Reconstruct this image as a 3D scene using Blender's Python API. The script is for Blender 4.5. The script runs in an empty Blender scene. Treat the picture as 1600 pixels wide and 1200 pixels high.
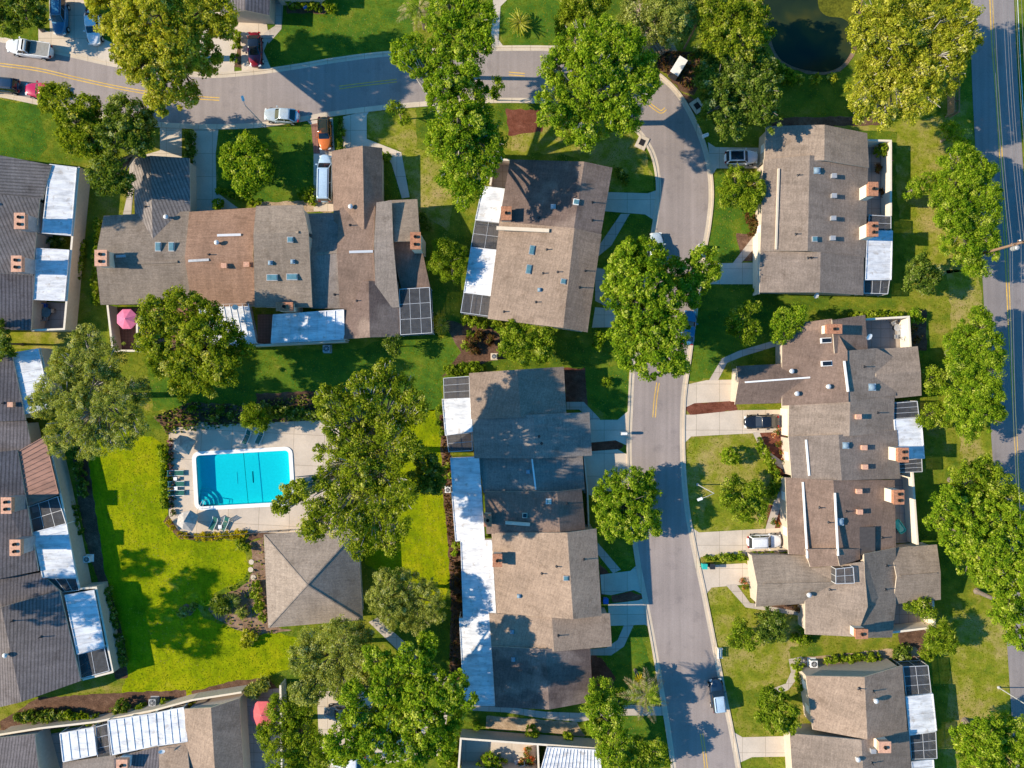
import bpy, math, random
import numpy as np
from mathutils import Vector, Matrix
from mathutils.geometry import tessellate_polygon
R = math.radians
random.seed(7)
sc = bpy.context.scene
HC = 90.0          # flying height of the camera in metres
PX = 12.0          # pixels of the photograph per metre of ground
# ------------------------------------------------------------------ camera
cam_d = bpy.data.cameras.new('camera'); cam = bpy.data.objects.new('camera', cam_d)
sc.collection.objects.link(cam); sc.camera = cam
cam.location = (0, 0, HC); cam.rotation_euler = (0, 0, 0)
cam_d.sensor_width = 36; cam_d.lens = 18*HC/(800/PX)
cam_d.clip_start = 1; cam_d.clip_end = 3000
# ------------------------------------------------------------------ light
SUN_EL = 31.0
w = bpy.data.worlds.new('World'); sc.world = w; w.use_nodes = True
nt = w.node_tree; bg = nt.nodes['Background']
sky = nt.nodes.new('ShaderNodeTexSky'); sky.sky_type = 'NISHITA'; sky.sun_disc = False
sky.sun_elevation = R(SUN_EL); sky.sun_rotation = R(270); sky.air_density = 1.3; sky.ozone_density = 2.5; sky.dust_density = 0.3
hs = nt.nodes.new('ShaderNodeHueSaturation'); hs.inputs['Saturation'].default_value = 1.5
nt.links.new(sky.outputs[0], hs.inputs['Color']); nt.links.new(hs.outputs[0], bg.inputs[0])
bg.inputs[1].default_value = 0.13
sd = bpy.data.lights.new('sun', 'SUN'); sun = bpy.data.objects.new('sun', sd); sc.collection.objects.link(sun)
sd.energy = 4.6; sd.angle = R(0.6); sd.color = (1.0, 0.87, 0.68)
sun.rotation_euler = (0, -R(90-SUN_EL), 0); sun.location = (-100, 0, 80)
sc.view_settings.view_transform = 'Standard'; sc.view_settings.look = 'None'
sc.view_settings.exposure = 0.72; sc.view_settings.gamma = 1
sc.render.engine = 'CYCLES'
sc.cycles.max_bounces = 6; sc.cycles.transparent_max_bounces = 12

# ------------------------------------------------------------------ helpers
def W(px, py, h=0.0):
    k = (HC-h)/HC/PX
    return Vector(((px-800)*k, (600-py)*k, h))
ORG = {}
def link(o, parent=None):
    sc.collection.objects.link(o)
    if parent is not None: o.parent = parent
    return o
def tag(o, label=None, cat=None, group=None, kind=None):
    if label: o['label'] = label
    if cat: o['category'] = cat
    if group: o['group'] = group
    if kind: o['kind'] = kind
    return o
def thing(name, label, cat, loc, group=None):
    o = bpy.data.objects.new(name, None); link(o); o.location = loc; o.empty_display_size = .3
    ORG[o.name] = Vector(loc); return tag(o, label, cat, group)
class MB:
    def __init__(s): s.v = []; s.f = []; s.m = []; s.mats = []; s.cur = 0
    def mat(s, m):
        if m not in s.mats: s.mats.append(m)
        s.cur = s.mats.index(m); return s
    def add(s, vs, fs):
        b = len(s.v); s.v += [tuple(v) for v in vs]
        for f in fs: s.f.append([b+i for i in f]); s.m.append(s.cur)
        return s
    def prism(s, top, bot):
        """closed prism between two equal-length rings (top seen counter-clockwise)"""
        n = len(top)
        tris = tessellate_polygon([[Vector(p) for p in top]]) if n > 4 else None
        vs = list(top)+list(bot); fs = []
        area = sum(top[i][0]*top[(i+1) % n][1]-top[(i+1) % n][0]*top[i][1] for i in range(n))
        if n <= 4:
            t = list(range(n)); fs.append(t if area > 0 else t[::-1]); b = [n+i for i in t]; fs.append(b[::-1] if area > 0 else b)
        else:
            for t in tris:
                a, b, c = [top[i] for i in t]
                cr = (b[0]-a[0])*(c[1]-a[1])-(b[1]-a[1])*(c[0]-a[0])
                t = list(t) if cr > 0 else list(t)[::-1]
                fs.append(t); fs.append([n+i for i in t][::-1])
        for i in range(n):
            j = (i+1) % n
            fs.append([i, n+i, n+j, j] if area > 0 else [j, n+j, n+i, i])
        return s.add(vs, fs)
    def box(s, c, size, rz=0.0, tilt=None):
        x, y, z = [d/2 for d in size]; M = Matrix.Rotation(rz, 3, 'Z')
        if tilt: M = M @ tilt
        vs = [M @ Vector(p)+Vector(c) for p in ((-x,-y,-z),(x,-y,-z),(x,y,-z),(-x,y,-z),(-x,-y,z),(x,-y,z),(x,y,z),(-x,y,z))]
        return s.add(vs, [[3,2,1,0],[4,5,6,7],[0,1,5,4],[1,2,6,5],[2,3,7,6],[3,0,4,7]])
    def bar(s, p0, p1, wd, ht=None):
        ht = ht or wd; p0 = Vector(p0); p1 = Vector(p1); d = p1-p0; L = d.length
        if L < 1e-5: return s
        d.normalize(); u = d.cross(Vector((0,0,1)))
        if u.length < 1e-3: u = Vector((1,0,0))
        u.normalize(); v = u.cross(d)
        vs = [p+u*a*wd/2+v*b*ht/2 for p in (p0, p1) for a, b in ((-1,-1),(1,-1),(1,1),(-1,1))]
        return s.add(vs, [[0,3,2,1],[4,5,6,7],[0,1,5,4],[1,2,6,5],[2,3,7,6],[3,0,4,7]][::1])
    def tube(s, p0, p1, r0, r1=None, n=8, cap=True):
        r1 = r0 if r1 is None else r1; p0 = Vector(p0); p1 = Vector(p1); d = (p1-p0)
        if d.length < 1e-5: return s
        d.normalize(); u = d.cross(Vector((0,0,1)))
        if u.length < 1e-3: u = Vector((1,0,0))
        u.normalize(); v = d.cross(u); vs = []
        for p, r in ((p0, r0), (p1, r1)):
            for i in range(n):
                a = 2*math.pi*i/n; vs.append(p+u*math.cos(a)*r+v*math.sin(a)*r)
        fs = [[i, (i+1) % n, n+(i+1) % n, n+i] for i in range(n)]
        if cap: fs += [list(range(n))[::-1], [n+i for i in range(n)]]
        return s.add(vs, fs)
    def path(s, pts, radii, n=8):
        for i in range(len(pts)-1): s.tube(pts[i], pts[i+1], radii[i], radii[i+1], n)
        return s
    def lathe(s, c, prof, n=16):
        vs = []; fs = []
        for r, z in prof:
            for i in range(n):
                a = 2*math.pi*i/n; vs.append((c[0]+r*math.cos(a), c[1]+r*math.sin(a), c[2]+z))
        for k in range(len(prof)-1):
            for i in range(n):
                j = (i+1) % n; fs.append([k*n+i, k*n+j, (k+1)*n+j, (k+1)*n+i])
        fs += [[i for i in range(n)][::-1], [(len(prof)-1)*n+i for i in range(n)]]
        return s.add(vs, fs)
    def rings(s, rings):
        n = len(rings[0]); vs = [p for r in rings for p in r]; fs = []
        for k in range(len(rings)-1):
            for i in range(n):
                j = (i+1) % n; fs.append([k*n+i, k*n+j, (k+1)*n+j, (k+1)*n+i])
        fs += [list(range(n))[::-1], [(len(rings)-1)*n+i for i in range(n)]]
        return s.add(vs, fs)
    def build(s, name, mat=None, parent=None, loc=None, smooth=False):
        o0 = ORG[parent.name] if parent is not None else Vector(loc or (0,0,0))
        me = bpy.data.meshes.new(name)
        me.from_pydata([(v[0]-o0[0], v[1]-o0[1], v[2]-o0[2]) for v in s.v], [], s.f)
        if s.mats:
            for m in s.mats: me.materials.append(m)
            me.polygons.foreach_set('material_index', s.m)
        elif mat: me.materials.append(mat)
        if smooth: me.polygons.foreach_set('use_smooth', [True]*len(me.polygons))
        me.update()
        o = bpy.data.objects.new(name, me); link(o, parent)
        if parent is None: o.location = o0
        ORG[o.name] = o0
        return o
def cr(pts, n=6, closed=False):
    """Catmull-Rom through 2-D points"""
    out = []; N = len(pts); rng = range(N if closed else N-1)
    for i in rng:
        P = [pts[(i+k) % N] if closed else pts[min(max(i+k, 0), N-1)] for k in (-1, 0, 1, 2)]
        for q in range(n):
            t = q/n; o = []
            for a in (0, 1):
                p0, p1, p2, p3 = [p[a] for p in P]
                o.append(.5*((2*p1)+(-p0+p2)*t+(2*p0-5*p1+4*p2-p3)*t*t+(-p0+3*p1-3*p2+p3)*t**3))
            out.append(tuple(o))
    if not closed: out.append(tuple(pts[-1]))
    return out

# ------------------------------------------------------------------ materials
def newmat(name):
    m = bpy.data.materials.new(name); m.use_nodes = True
    return m, m.node_tree, m.node_tree.nodes['Principled BSDF']
def node(t, ty, **kw):
    n = t.nodes.new(ty)
    for k, v in kw.items():
        if hasattr(n, k): setattr(n, k, v)
        else: n.inputs[k].default_value = v
    return n
def pos(t, rot=0.0, scale=(1,1,1)):
    g = node(t, 'ShaderNodeNewGeometry'); mp = node(t, 'ShaderNodeMapping')
    mp.inputs['Rotation'].default_value = (0, 0, rot); mp.inputs['Scale'].default_value = scale
    r = node(t, 'ShaderNodeMapping'); r.inputs['Rotation'].default_value = (0, 0, rot); mp.inputs['Rotation'].default_value = (0,0,0)
    t.links.new(g.outputs['Position'], r.inputs['Vector']); t.links.new(r.outputs[0], mp.inputs['Vector'])
    return mp.outputs[0]
def noise(t, vec, scale, detail=4, rough=.55):
    n = node(t, 'ShaderNodeTexNoise'); n.inputs['Scale'].default_value = scale
    n.inputs['Detail'].default_value = detail; n.inputs['Roughness'].default_value = rough
    t.links.new(vec, n.inputs['Vector']); return n.outputs['Fac']
def ramp(t, fac, stops):
    r = node(t, 'ShaderNodeValToRGB'); e = r.color_ramp.elements
    while len(e) < len(stops): e.new(.5)
    for i, (p, c) in enumerate(stops): e[i].position = p; e[i].color = (*c, 1) if len(c) == 3 else c
    t.links.new(fac, r.inputs[0]); return r.outputs[0]
def mix(t, fac, a, b, mode='MIX'):
    m = node(t, 'ShaderNodeMix', data_type='RGBA', blend_type=mode)
    for s, v in ((m.inputs[0], fac), (m.inputs[6], a), (m.inputs[7], b)):
        if hasattr(v, 'is_output') or isinstance(v, bpy.types.NodeSocket): t.links.new(v, s)
        elif isinstance(v, (int, float)): s.default_value = v
        else: s.default_value = (*v, 1)
    return m.outputs[2]
def sc3(c, k): return tuple(min(1, x*k) for x in c)
def simple(name, c, rough=.7, metal=0, var=.15, scale=3.0, spec=.3):
    m, t, p = newmat(name); v = pos(t)
    col = ramp(t, noise(t, v, scale), [(.3, sc3(c, 1-var)), (.7, sc3(c, 1+var))])
    t.links.new(col, p.inputs['Base Color']); p.inputs['Roughness'].default_value = rough; p.inputs['Metallic'].default_value = metal
    p.inputs['Specular IOR Level'].default_value = spec
    return m
def paint(name, c, rough=.25, coat=.6, metal=0.0):
    m, t, p = newmat(name); v = pos(t)
    col = ramp(t, noise(t, v, 5), [(.3, sc3(c, .9)), (.7, sc3(c, 1.08))])
    t.links.new(col, p.inputs['Base Color']); p.inputs['Roughness'].default_value = rough
    p.inputs['Coat Weight'].default_value = coat; p.inputs['Metallic'].default_value = metal; p.inputs['Coat Roughness'].default_value = .08
    return m
def roofmat(name, c, ang=90.0, tile=False, patch=None):
    """asphalt shingle: courses run along ang (deg); grain, streaks and weather patches"""
    m, t, p = newmat(name)
    v = pos(t); vs = pos(t, -R(ang), (.35, 3.2, 1)); vd = pos(t, -R(ang), (2.2, .25, 1))
    c = tuple(x*k for x, k in zip(c, (.80, .785, .77)))
    base = ramp(t, noise(t, v, .22, 3), [(.3, sc3(c, .86)), (.7, sc3(c, 1.12))])
    if patch: base = mix(t, ramp(t, noise(t, v, .12, 3), [(.5, (0,0,0)), (.56, (1,1,1))]), base, patch)
    g1 = ramp(t, noise(t, vs, 1.6, 4, .7), [(.3, (.82,)*3), (.7, (1.14,)*3)])
    g2 = ramp(t, noise(t, v, 5.0, 2, .8), [(.3, (.78,)*3), (.7, (1.2,)*3)])
    g3 = ramp(t, noise(t, vd, .8, 3, .6), [(.3, (.86,)*3), (.72, (1.1,)*3)])
    col = mix(t, 1.0, base, g1, 'MULTIPLY'); col = mix(t, 1.0, col, g2, 'MULTIPLY'); col = mix(t, 1.0, col, g3, 'MULTIPLY')
    oi = node(t, 'ShaderNodeObjectInfo'); col = mix(t, 1.0, col, ramp(t, oi.outputs['Random'], [(0, (.84,.85,.88)), (1, (1.12,1.09,1.05))]), 'MULTIPLY')
    st = ramp(t, noise(t, v, .55, 5, .65), [(.56, (1,1,1)), (.72, (.74,.72,.70))]); col = mix(t, 1.0, col, st, 'MULTIPLY')
    if tile:
        wv = node(t, 'ShaderNodeTexWave', wave_type='BANDS', bands_direction='Y'); wv.inputs['Scale'].default_value = .8
        wv.inputs['Distortion'].default_value = .6; wv.inputs['Detail'].default_value = 1
        t.links.new(pos(t, -R(ang)), wv.inputs['Vector'])
        col = mix(t, 1.0, col, ramp(t, wv.outputs['Fac'], [(0, (.62,)*3), (.6, (1.1,)*3)]), 'MULTIPLY')
    t.links.new(col, p.inputs['Base Color']); p.inputs['Roughness'].default_value = .9; p.inputs['Specular IOR Level'].default_value = .15
    b = node(t, 'ShaderNodeBump'); b.inputs['Strength'].default_value = .5; b.inputs['Distance'].default_value = .03
    t.links.new(noise(t, vs, 4, 3, .7), b.inputs['Height']); t.links.new(b.outputs[0], p.inputs['Normal'])
    return m
def groundmat(name, stops, big=.06, mid=.5, fine=6.0, ang=20, grain=.35, bump=.25):
    m, t, p = newmat(name); v = pos(t); vm = pos(t, R(ang), (.25, 1, 1))
    mixn = mix(t, .45, noise(t, v, big, 4, .6), noise(t, v, mid, 4, .6))
    col = ramp(t, mixn, stops)
    f = ramp(t, noise(t, v, fine, 3, .75), [(.28, (1-grain,)*3), (.72, (1+grain,)*3)])
    col = mix(t, 1.0, col, f, 'MULTIPLY')
    f2 = ramp(t, noise(t, vm, 2.0, 3, .6), [(.3, (.84,)*3), (.7, (1.14,)*3)])
    col = mix(t, 1.0, col, f2, 'MULTIPLY')
    t.links.new(col, p.inputs['Base Color']); p.inputs['Roughness'].default_value = 1; p.inputs['Specular IOR Level'].default_value = 0
    if bump:
        b = node(t, 'ShaderNodeBump'); b.inputs['Strength'].default_value = bump; b.inputs['Distance'].default_value = .08
        t.links.new(noise(t, v, 7, 4, .8), b.inputs['Height']); t.links.new(b.outputs[0], p.inputs['Normal'])
    return m
M = {}
M['grass'] = groundmat('grass', [(.34, (.045,.095,.012)), (.46, (.10,.15,.014)), (.54, (.19,.20,.02)), (.66, (.32,.24,.07))])
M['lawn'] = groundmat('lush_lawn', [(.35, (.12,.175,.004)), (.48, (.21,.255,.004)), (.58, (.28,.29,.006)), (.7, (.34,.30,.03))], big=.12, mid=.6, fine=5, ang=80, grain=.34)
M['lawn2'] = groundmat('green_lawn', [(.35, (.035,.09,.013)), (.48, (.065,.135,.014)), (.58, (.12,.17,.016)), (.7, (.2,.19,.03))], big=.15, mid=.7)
M['dry'] = groundmat('dry_lawn', [(.34, (.11,.16,.012)), (.46, (.21,.22,.02)), (.56, (.31,.26,.07)), (.7, (.40,.29,.13))], big=.15, mid=.7)
M['mulch'] = groundmat('mulch', [(.35, (.075,.042,.028)), (.55, (.15,.085,.055)), (.7, (.24,.15,.10))], big=.3, mid=1.5, fine=7, grain=.5)
M['redmulch'] = groundmat('red_mulch', [(.35, (.11,.035,.02)), (.55, (.19,.07,.045)), (.7, (.26,.12,.08))], big=.3, mid=1.5, fine=7, grain=.4)
M['soil'] = groundmat('brown_soil', [(.35, (.15,.09,.055)), (.55, (.27,.17,.11)), (.7, (.4,.29,.2))], big=.3, mid=1.5, fine=7, grain=.4)
M['sand'] = groundmat('sandy_soil', [(.35, (.28,.19,.11)), (.55, (.42,.30,.19)), (.7, (.52,.4,.28))], big=.3, mid=1.5, fine=6, grain=.25)
def asphalt(name, c, ang):
    m, t, p = newmat(name); v = pos(t); vl = pos(t, R(ang), (3, .06, 1))
    col = ramp(t, noise(t, v, .12, 4), [(.3, sc3(c, .86)), (.7, sc3(c, 1.12))])
    col = mix(t, 1.0, col, ramp(t, noise(t, vl, .45, 3), [(.3, (.88,)*3), (.7, (1.1,)*3)]), 'MULTIPLY')
    col = mix(t, 1.0, col, ramp(t, noise(t, v, 8, 3, .8), [(.3, (.86,)*3), (.7, (1.12,)*3)]), 'MULTIPLY')
    col = mix(t, 1.0, col, ramp(t, noise(t, v, .45, 5, .6), [(.58, (1,1,1)), (.66, (.87,.87,.88))]), 'MULTIPLY')
    vo = node(t, 'ShaderNodeTexVoronoi', feature='DISTANCE_TO_EDGE'); vo.inputs['Scale'].default_value = .16
    t.links.new(mix(t, .08, v, node_noisecol(t, v)), vo.inputs['Vector'])
    col = mix(t, 1.0, col, ramp(t, vo.outputs['Distance'], [(0, (.9,)*3), (.004, (1,)*3)]), 'MULTIPLY')
    t.links.new(col, p.inputs['Base Color']); p.inputs['Roughness'].default_value = .85; p.inputs['Specular IOR Level'].default_value = .2
    return m
def node_noisecol(t, v):
    n = node(t, 'ShaderNodeTexNoise'); n.inputs['Scale'].default_value = .5; t.links.new(v, n.inputs['Vector']); return n.outputs['Color']
M['asphalt'] = asphalt('street_asphalt', (.315,.262,.235), 0)
M['asphalt2'] = asphalt('highway_asphalt', (.265,.23,.215), 0)
def concrete(name, c, ang=0, sx=3.0, sy=3.0, joint=.012):
    m, t, p = newmat(name); v = pos(t)
    col = ramp(t, noise(t, v, .35, 5, .6), [(.3, sc3(c, .86)), (.7, sc3(c, 1.1))])
    col = mix(t, 1.0, col, ramp(t, noise(t, v, 5, 3, .8), [(.3, (.92,)*3), (.7, (1.06,)*3)]), 'MULTIPLY')
    br = node(t, 'ShaderNodeTexBrick'); br.offset = 0; br.inputs['Scale'].default_value = 1; br.inputs['Brick Width'].default_value = sx
    br.inputs['Row Height'].default_value = sy; br.inputs['Mortar Size'].default_value = .035; br.inputs['Mortar Smooth'].default_value = .3
    br.inputs['Color1'].default_value = (1,1,1,1); br.inputs['Color2'].default_value = (.92,.92,.92,1); br.inputs['Mortar'].default_value = (.6,.58,.55,1)
    t.links.new(pos(t, R(ang)), br.inputs['Vector'])
    col = mix(t, 1.0, col, br.outputs['Color'], 'MULTIPLY')
    t.links.new(col, p.inputs['Base Color']); p.inputs['Roughness'].default_value = .85; p.inputs['Specular IOR Level'].default_value = .2
    return m
M['concrete'] = concrete('concrete', (.62,.52,.41))
M['kerb'] = concrete('kerb_concrete', (.62,.51,.38), 0, 2.4, 50)
M['path'] = concrete('path_concrete', (.50,.43,.36), 0, 1.5, 1.5)
M['deck'] = concrete('pool_deck_concrete', (.60,.49,.38), 3, 4, 4)
M['patio'] = concrete('patio_paving', (.36,.31,.27), 0, 1.2, 1.2)
M['pavers'] = concrete('brick_pavers', (.30,.15,.11), 0, .4, .2)
M['stucco'] = simple('stucco', (.52,.43,.34), .9, var=.08)
M['stucco_lt'] = simple('pale_stucco', (.72,.63,.50), .9, var=.06)
M['fascia'] = simple('fascia_paint', (.62,.52,.40), .7, var=.06)
M['white'] = simple('white_paint', (.8,.79,.76), .5, var=.04)
M['alu'] = simple('aluminium_frame', (.68,.67,.65), .4, .3, var=.05)
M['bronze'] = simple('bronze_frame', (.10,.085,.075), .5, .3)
M['brick'] = simple('chimney_brick', (.40,.18,.10), .9, var=.35, scale=5)
M['brick_lt'] = simple('pale_clay_brick', (.60,.33,.22), .9, var=.25, scale=5)
M['soot'] = simple('soot_black', (.03,.025,.022), .95)
M['darkmetal'] = simple('dark_metal', (.05,.05,.055), .5, .5)
M['grey'] = simple('grey_metal', (.42,.42,.42), .5, .3)
M['wood'] = simple('weathered_wood', (.27,.18,.11), .9, var=.25, scale=6)
M['wire'] = simple('dull_wire', (.16,.16,.165), .8)
M['lamp_grey'] = simple('weathered_lamp_pole', (.42,.42,.41), .6)
M['pole'] = simple('utility_pole_wood', (.26,.16,.10), .9, var=.2, scale=6)
M['rubber'] = simple('tyre_rubber', (.02,.02,.02), .9)
M['yellow'] = groundmat('yellow_road_paint', [(.35, (.62,.36,.06)), (.6, (.74,.47,.10)), (.75, (.5,.36,.16))], big=.5, mid=3, fine=8, grain=.15, bump=0)
M['green_fabric'] = simple('green_sling_fabric', (.015,.13,.10), .8)
M['pink'] = simple('pink_canvas', (.72,.18,.30), .8, var=.1)
M['red_canvas'] = simple('coral_canvas', (.70,.13,.13), .8, var=.1)
M['greycanvas'] = simple('weathered_grey_canvas', (.42,.38,.34), .9, var=.25)
M['bluegrey'] = simple('weathered_blue_plastic', (.22,.30,.36), .6)
M['teal'] = simple('teal_plastic', (.03,.40,.34), .4)
M['blueplastic'] = simple('blue_plastic', (.03,.13,.5), .4)
M['lens'] = simple('lamp_lens', (.8,.8,.75), .2)
M['rose'] = simple('red_flower', (.6,.03,.05), .8)
M['taillens'] = paint('tail_lens', (.35,.01,.01))
def metalroof(name, c, rust=.0):
    m, t, p = newmat(name); v = pos(t)
    col = ramp(t, noise(t, v, .6, 5, .65), [(.28, sc3(c, .78)), (.5, c), (.75, sc3(c, 1.06))])
    vr = pos(t, 0, (.5, 2.2, 1)); col = mix(t, 1.0, col, ramp(t, noise(t, vr, .9, 5, .7), [(.42, (1,1,1)), (.62, (.72,.72,.73)), (.75, (.55,.56,.58))]), 'MULTIPLY')
    if rust: col = mix(t, ramp(t, noise(t, v, 1.1, 5, .7), [(.56, (0,0,0)), (.66, (rust,)*3)]), col, (.34,.27,.20))
    t.links.new(col, p.inputs['Base Color']); p.inputs['Roughness'].default_value = .55; p.inputs['Specular IOR Level'].default_value = .3
    return m
M['cover'] = metalroof('white_patio_metal', (.78,.78,.78), .5)
M['cover_br'] = metalroof('brown_patio_metal', (.38,.19,.13))
def glass(name, c, rough=.08):
    m, t, p = newmat(name); v = pos(t)
    t.links.new(ramp(t, noise(t, v, 3), [(.3, sc3(c, .8)), (.7, sc3(c, 1.3))]), p.inputs['Base Color'])
    p.inputs['Roughness'].default_value = rough; p.inputs['Specular IOR Level'].default_value = .8
    return m
M['carglass'] = glass('car_glass', (.012,.016,.02))
M['skylight'] = glass('skylight_glass', (.09,.20,.23), .3)
m, t, p = newmat('screen_mesh'); p.inputs['Base Color'].default_value = (.05,.05,.055,1); p.inputs['Alpha'].default_value = .62; p.inputs['Roughness'].default_value = .8
M['mesh'] = m; t.links.new(ramp(t, noise(t, pos(t), 2), [(.3, (.05,.05,.055)), (.7, (.10,.098,.10))]), p.inputs['Base Color'])
# pool water: a tinted clear sheet with a mirror skin, over a painted basin
m, t, p = newmat('pool_water'); t.nodes.remove(p)
out = [n for n in t.nodes if n.type == 'OUTPUT_MATERIAL'][0]
tr = node(t, 'ShaderNodeBsdfTransparent'); gl = node(t, 'ShaderNodeBsdfGlossy'); gl.inputs['Roughness'].default_value = .06
tr.inputs['Color'].default_value = (.10,.74,.81,1)
fr = node(t, 'ShaderNodeLayerWeight'); fr.inputs['Blend'].default_value = .08; mx = node(t, 'ShaderNodeMixShader')
b = node(t, 'ShaderNodeBump'); b.inputs['Strength'].default_value = .6; b.inputs['Distance'].default_value = .08
t.links.new(noise(t, pos(t), 2.5, 3), b.inputs['Height']); t.links.new(b.outputs[0], gl.inputs['Normal'])
t.links.new(ramp(t, fr.outputs['Facing'], [(0, (.02,)*3), (.6, (.05,)*3), (1, (.6,)*3)]), mx.inputs[0]); t.links.new(tr.outputs[0], mx.inputs[1]); t.links.new(gl.outputs[0], mx.inputs[2]); t.links.new(mx.outputs[0], out.inputs[0])
M['water'] = m
M['basin'] = simple('pool_plaster', (.50,.88,.86), .8, var=.05, scale=4)
m, t, p = newmat('pond_water'); v = pos(t)
t.links.new(ramp(t, noise(t, v, .12, 3), [(.4, (.008,.018,.012)), (.58, (.02,.032,.012)), (.72, (.06,.058,.010))]), p.inputs['Base Color']); p.inputs['Roughness'].default_value = .2; p.inputs['Specular IOR Level'].default_value = .22
M['pond'] = m
M['shallow'] = groundmat('pond_shallows', [(.35, (.05,.06,.01)), (.55, (.13,.13,.015)), (.7, (.2,.17,.02))], big=.2, mid=1, fine=4, bump=0)
BARK = simple('bark', (.20,.16,.13), .95, var=.3, scale=4)
BARKG = simple('pale_grey_bark', (.36,.33,.29), .95, var=.25, scale=4)
def leafmat(name, stops, trans=.46):
    m, t, p = newmat(name); t.nodes.remove(p); out = [n for n in t.nodes if n.type == 'OUTPUT_MATERIAL'][0]
    at = node(t, 'ShaderNodeAttribute', attribute_name='leaf', attribute_type='GEOMETRY')
    col = ramp(t, at.outputs['Fac'], stops)
    d = node(t, 'ShaderNodeBsdfDiffuse'); tl = node(t, 'ShaderNodeBsdfTranslucent'); mx = node(t, 'ShaderNodeMixShader'); mx.inputs[0].default_value = trans
    t.links.new(col, d.inputs[0]); t.links.new(mix(t, 1.0, col, (1.25,1.15,.35), 'MULTIPLY'), tl.inputs[0])
    t.links.new(d.outputs[0], mx.inputs[1]); t.links.new(tl.outputs[0], mx.inputs[2]); t.links.new(mx.outputs[0], out.inputs[0])
    return m
L = {}
L['oak']   = leafmat('oak_leaves',  [(0, (.08,.13,.01)), (.35, (.20,.27,.015)), (.7, (.37,.42,.03)), (1, (.62,.60,.17))])
L['lime']  = leafmat('lime_leaves', [(0, (.07,.16,.010)), (.35, (.20,.32,.016)), (.7, (.37,.47,.028)), (1, (.62,.64,.14))])
L['yellow']= leafmat('yellow_green_leaves', [(0, (.15,.18,.012)), (.35, (.34,.37,.025)), (.7, (.56,.54,.06)), (1, (.76,.70,.25))])
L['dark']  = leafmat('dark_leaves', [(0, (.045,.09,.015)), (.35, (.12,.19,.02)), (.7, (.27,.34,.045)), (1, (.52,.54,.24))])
L['grey']  = leafmat('grey_green_leaves', [(0, (.12,.16,.03)), (.35, (.29,.34,.06)), (.7, (.47,.50,.12)), (1, (.66,.65,.34))])
L['bush']  = leafmat('bush_leaves', [(0, (.06,.12,.01)), (.35, (.17,.26,.014)), (.7, (.34,.42,.026)), (1, (.55,.57,.12))])
L['gold']  = leafmat('gold_leaves', [(0, (.2,.2,.01)), (.5, (.5,.42,.015)), (1, (.75,.6,.04))])
L['straw'] = leafmat('straw_fronds', [(0, (.22,.16,.08)), (.5, (.42,.32,.17)), (1, (.6,.5,.32))])
L['bronze']= leafmat('bronze_leaves', [(0, (.08,.04,.02)), (.4, (.17,.08,.03)), (.7, (.12,.13,.03)), (1, (.3,.14,.05))])
L['flower']= leafmat('mixed_flowers', [(0, (.06,.12,.02)), (.45, (.14,.2,.03)), (.6, (.5,.08,.05)), (.8, (.6,.25,.05)), (1, (.75,.6,.4))])
L['pink']  = leafmat('pink_flowers', [(0, (.05,.09,.02)), (.45, (.12,.14,.04)), (.6, (.42,.15,.2)), (1, (.6,.35,.38))])
# ------------------------------------------------------------------ ground, roads, pavements
EXCL = []
def roughen(pts, amp):
    rr = random.Random(len(pts)*7+int(pts[0][0])); out = []
    for i in range(len(pts)):
        p, q = pts[i], pts[(i+1) % len(pts)]; n = max(1, int(math.hypot(q[0]-p[0], q[1]-p[1])/7))
        for k in range(n): t = k/n; out.append((p[0]+(q[0]-p[0])*t+rr.uniform(-amp, amp), p[1]+(q[1]-p[1])*t+rr.uniform(-amp, amp)))
    return out
def sheet(name, pts, z, mat, holes=(), kind='structure', thick=0.0, smooth=0, world=False, rough=0.0):
    if rough: pts = roughen(pts, rough)
    if smooth: pts = cr(pts, smooth, True)
    if name in ('road', 'driveway', 'path', 'pool_deck', 'planting_bed', 'pond_bank'): EXCL.append([(p[0], p[1]) if world else tuple(W(p[0], p[1], 0))[:2] for p in pts])
    ring = [(p[0], p[1], z) if world else tuple(W(p[0], p[1], z)) for p in pts]
    hr = [[(p[0], p[1], z) if world else tuple(W(p[0], p[1], z)) for p in h] for h in holes]
    mb = MB()
    if thick and not hr: mb.prism([Vector(p) for p in ring], [Vector((p[0], p[1], z-thick)) for p in ring])
    else:
        allv = [Vector(p) for r in [ring]+hr for p in r]
        tr = tessellate_polygon([[Vector(p) for p in r] for r in [ring]+hr]); fs = []
        for q in tr:
            a, b, c = [allv[i] for i in q]
            fs.append(list(q) if (b-a).cross(c-a).z > 0 else list(q)[::-1])
        mb.add(allv, fs)
    o = mb.build(name, mat); 
    if kind: o['kind'] = kind
    return o
def ribbon(name, pts, wd, z0, z1, mat, smooth=6, kind='structure', off=0.0, world=False):
    P = cr(pts, smooth) if smooth else pts
    P = [Vector((p[0], p[1], 0)) if world else W(p[0], p[1], 0) for p in P]; n = len(P); A = []; B = []
    for i in range(n):
        d = P[min(i+1, n-1)]-P[max(i-1, 0)]; d.z = 0; d.normalize(); nn = Vector((-d.y, d.x, 0))
        A.append(P[i]+nn*(off+wd/2)); B.append(P[i]+nn*(off-wd/2))
    mb = MB()
    for i in range(n-1):
        q = [B[i], B[i+1], A[i+1], A[i]]
        if z1 > z0+.012:
            vs = [(v.x, v.y, z1) for v in q]+[(v.x, v.y, z0) for v in q]
            fs = [[0,1,2,3],[0,4,5,1],[2,6,7,3]]
            if i == 0: fs.append([3,7,4,0])
            if i == n-2: fs.append([1,5,6,2])
            mb.add(vs, fs)
        else: mb.add([(v.x, v.y, z1) for v in q], [[0,1,2,3]])
    o = mb.build(name, mat)
    if kind: o['kind'] = kind
    return o
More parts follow.
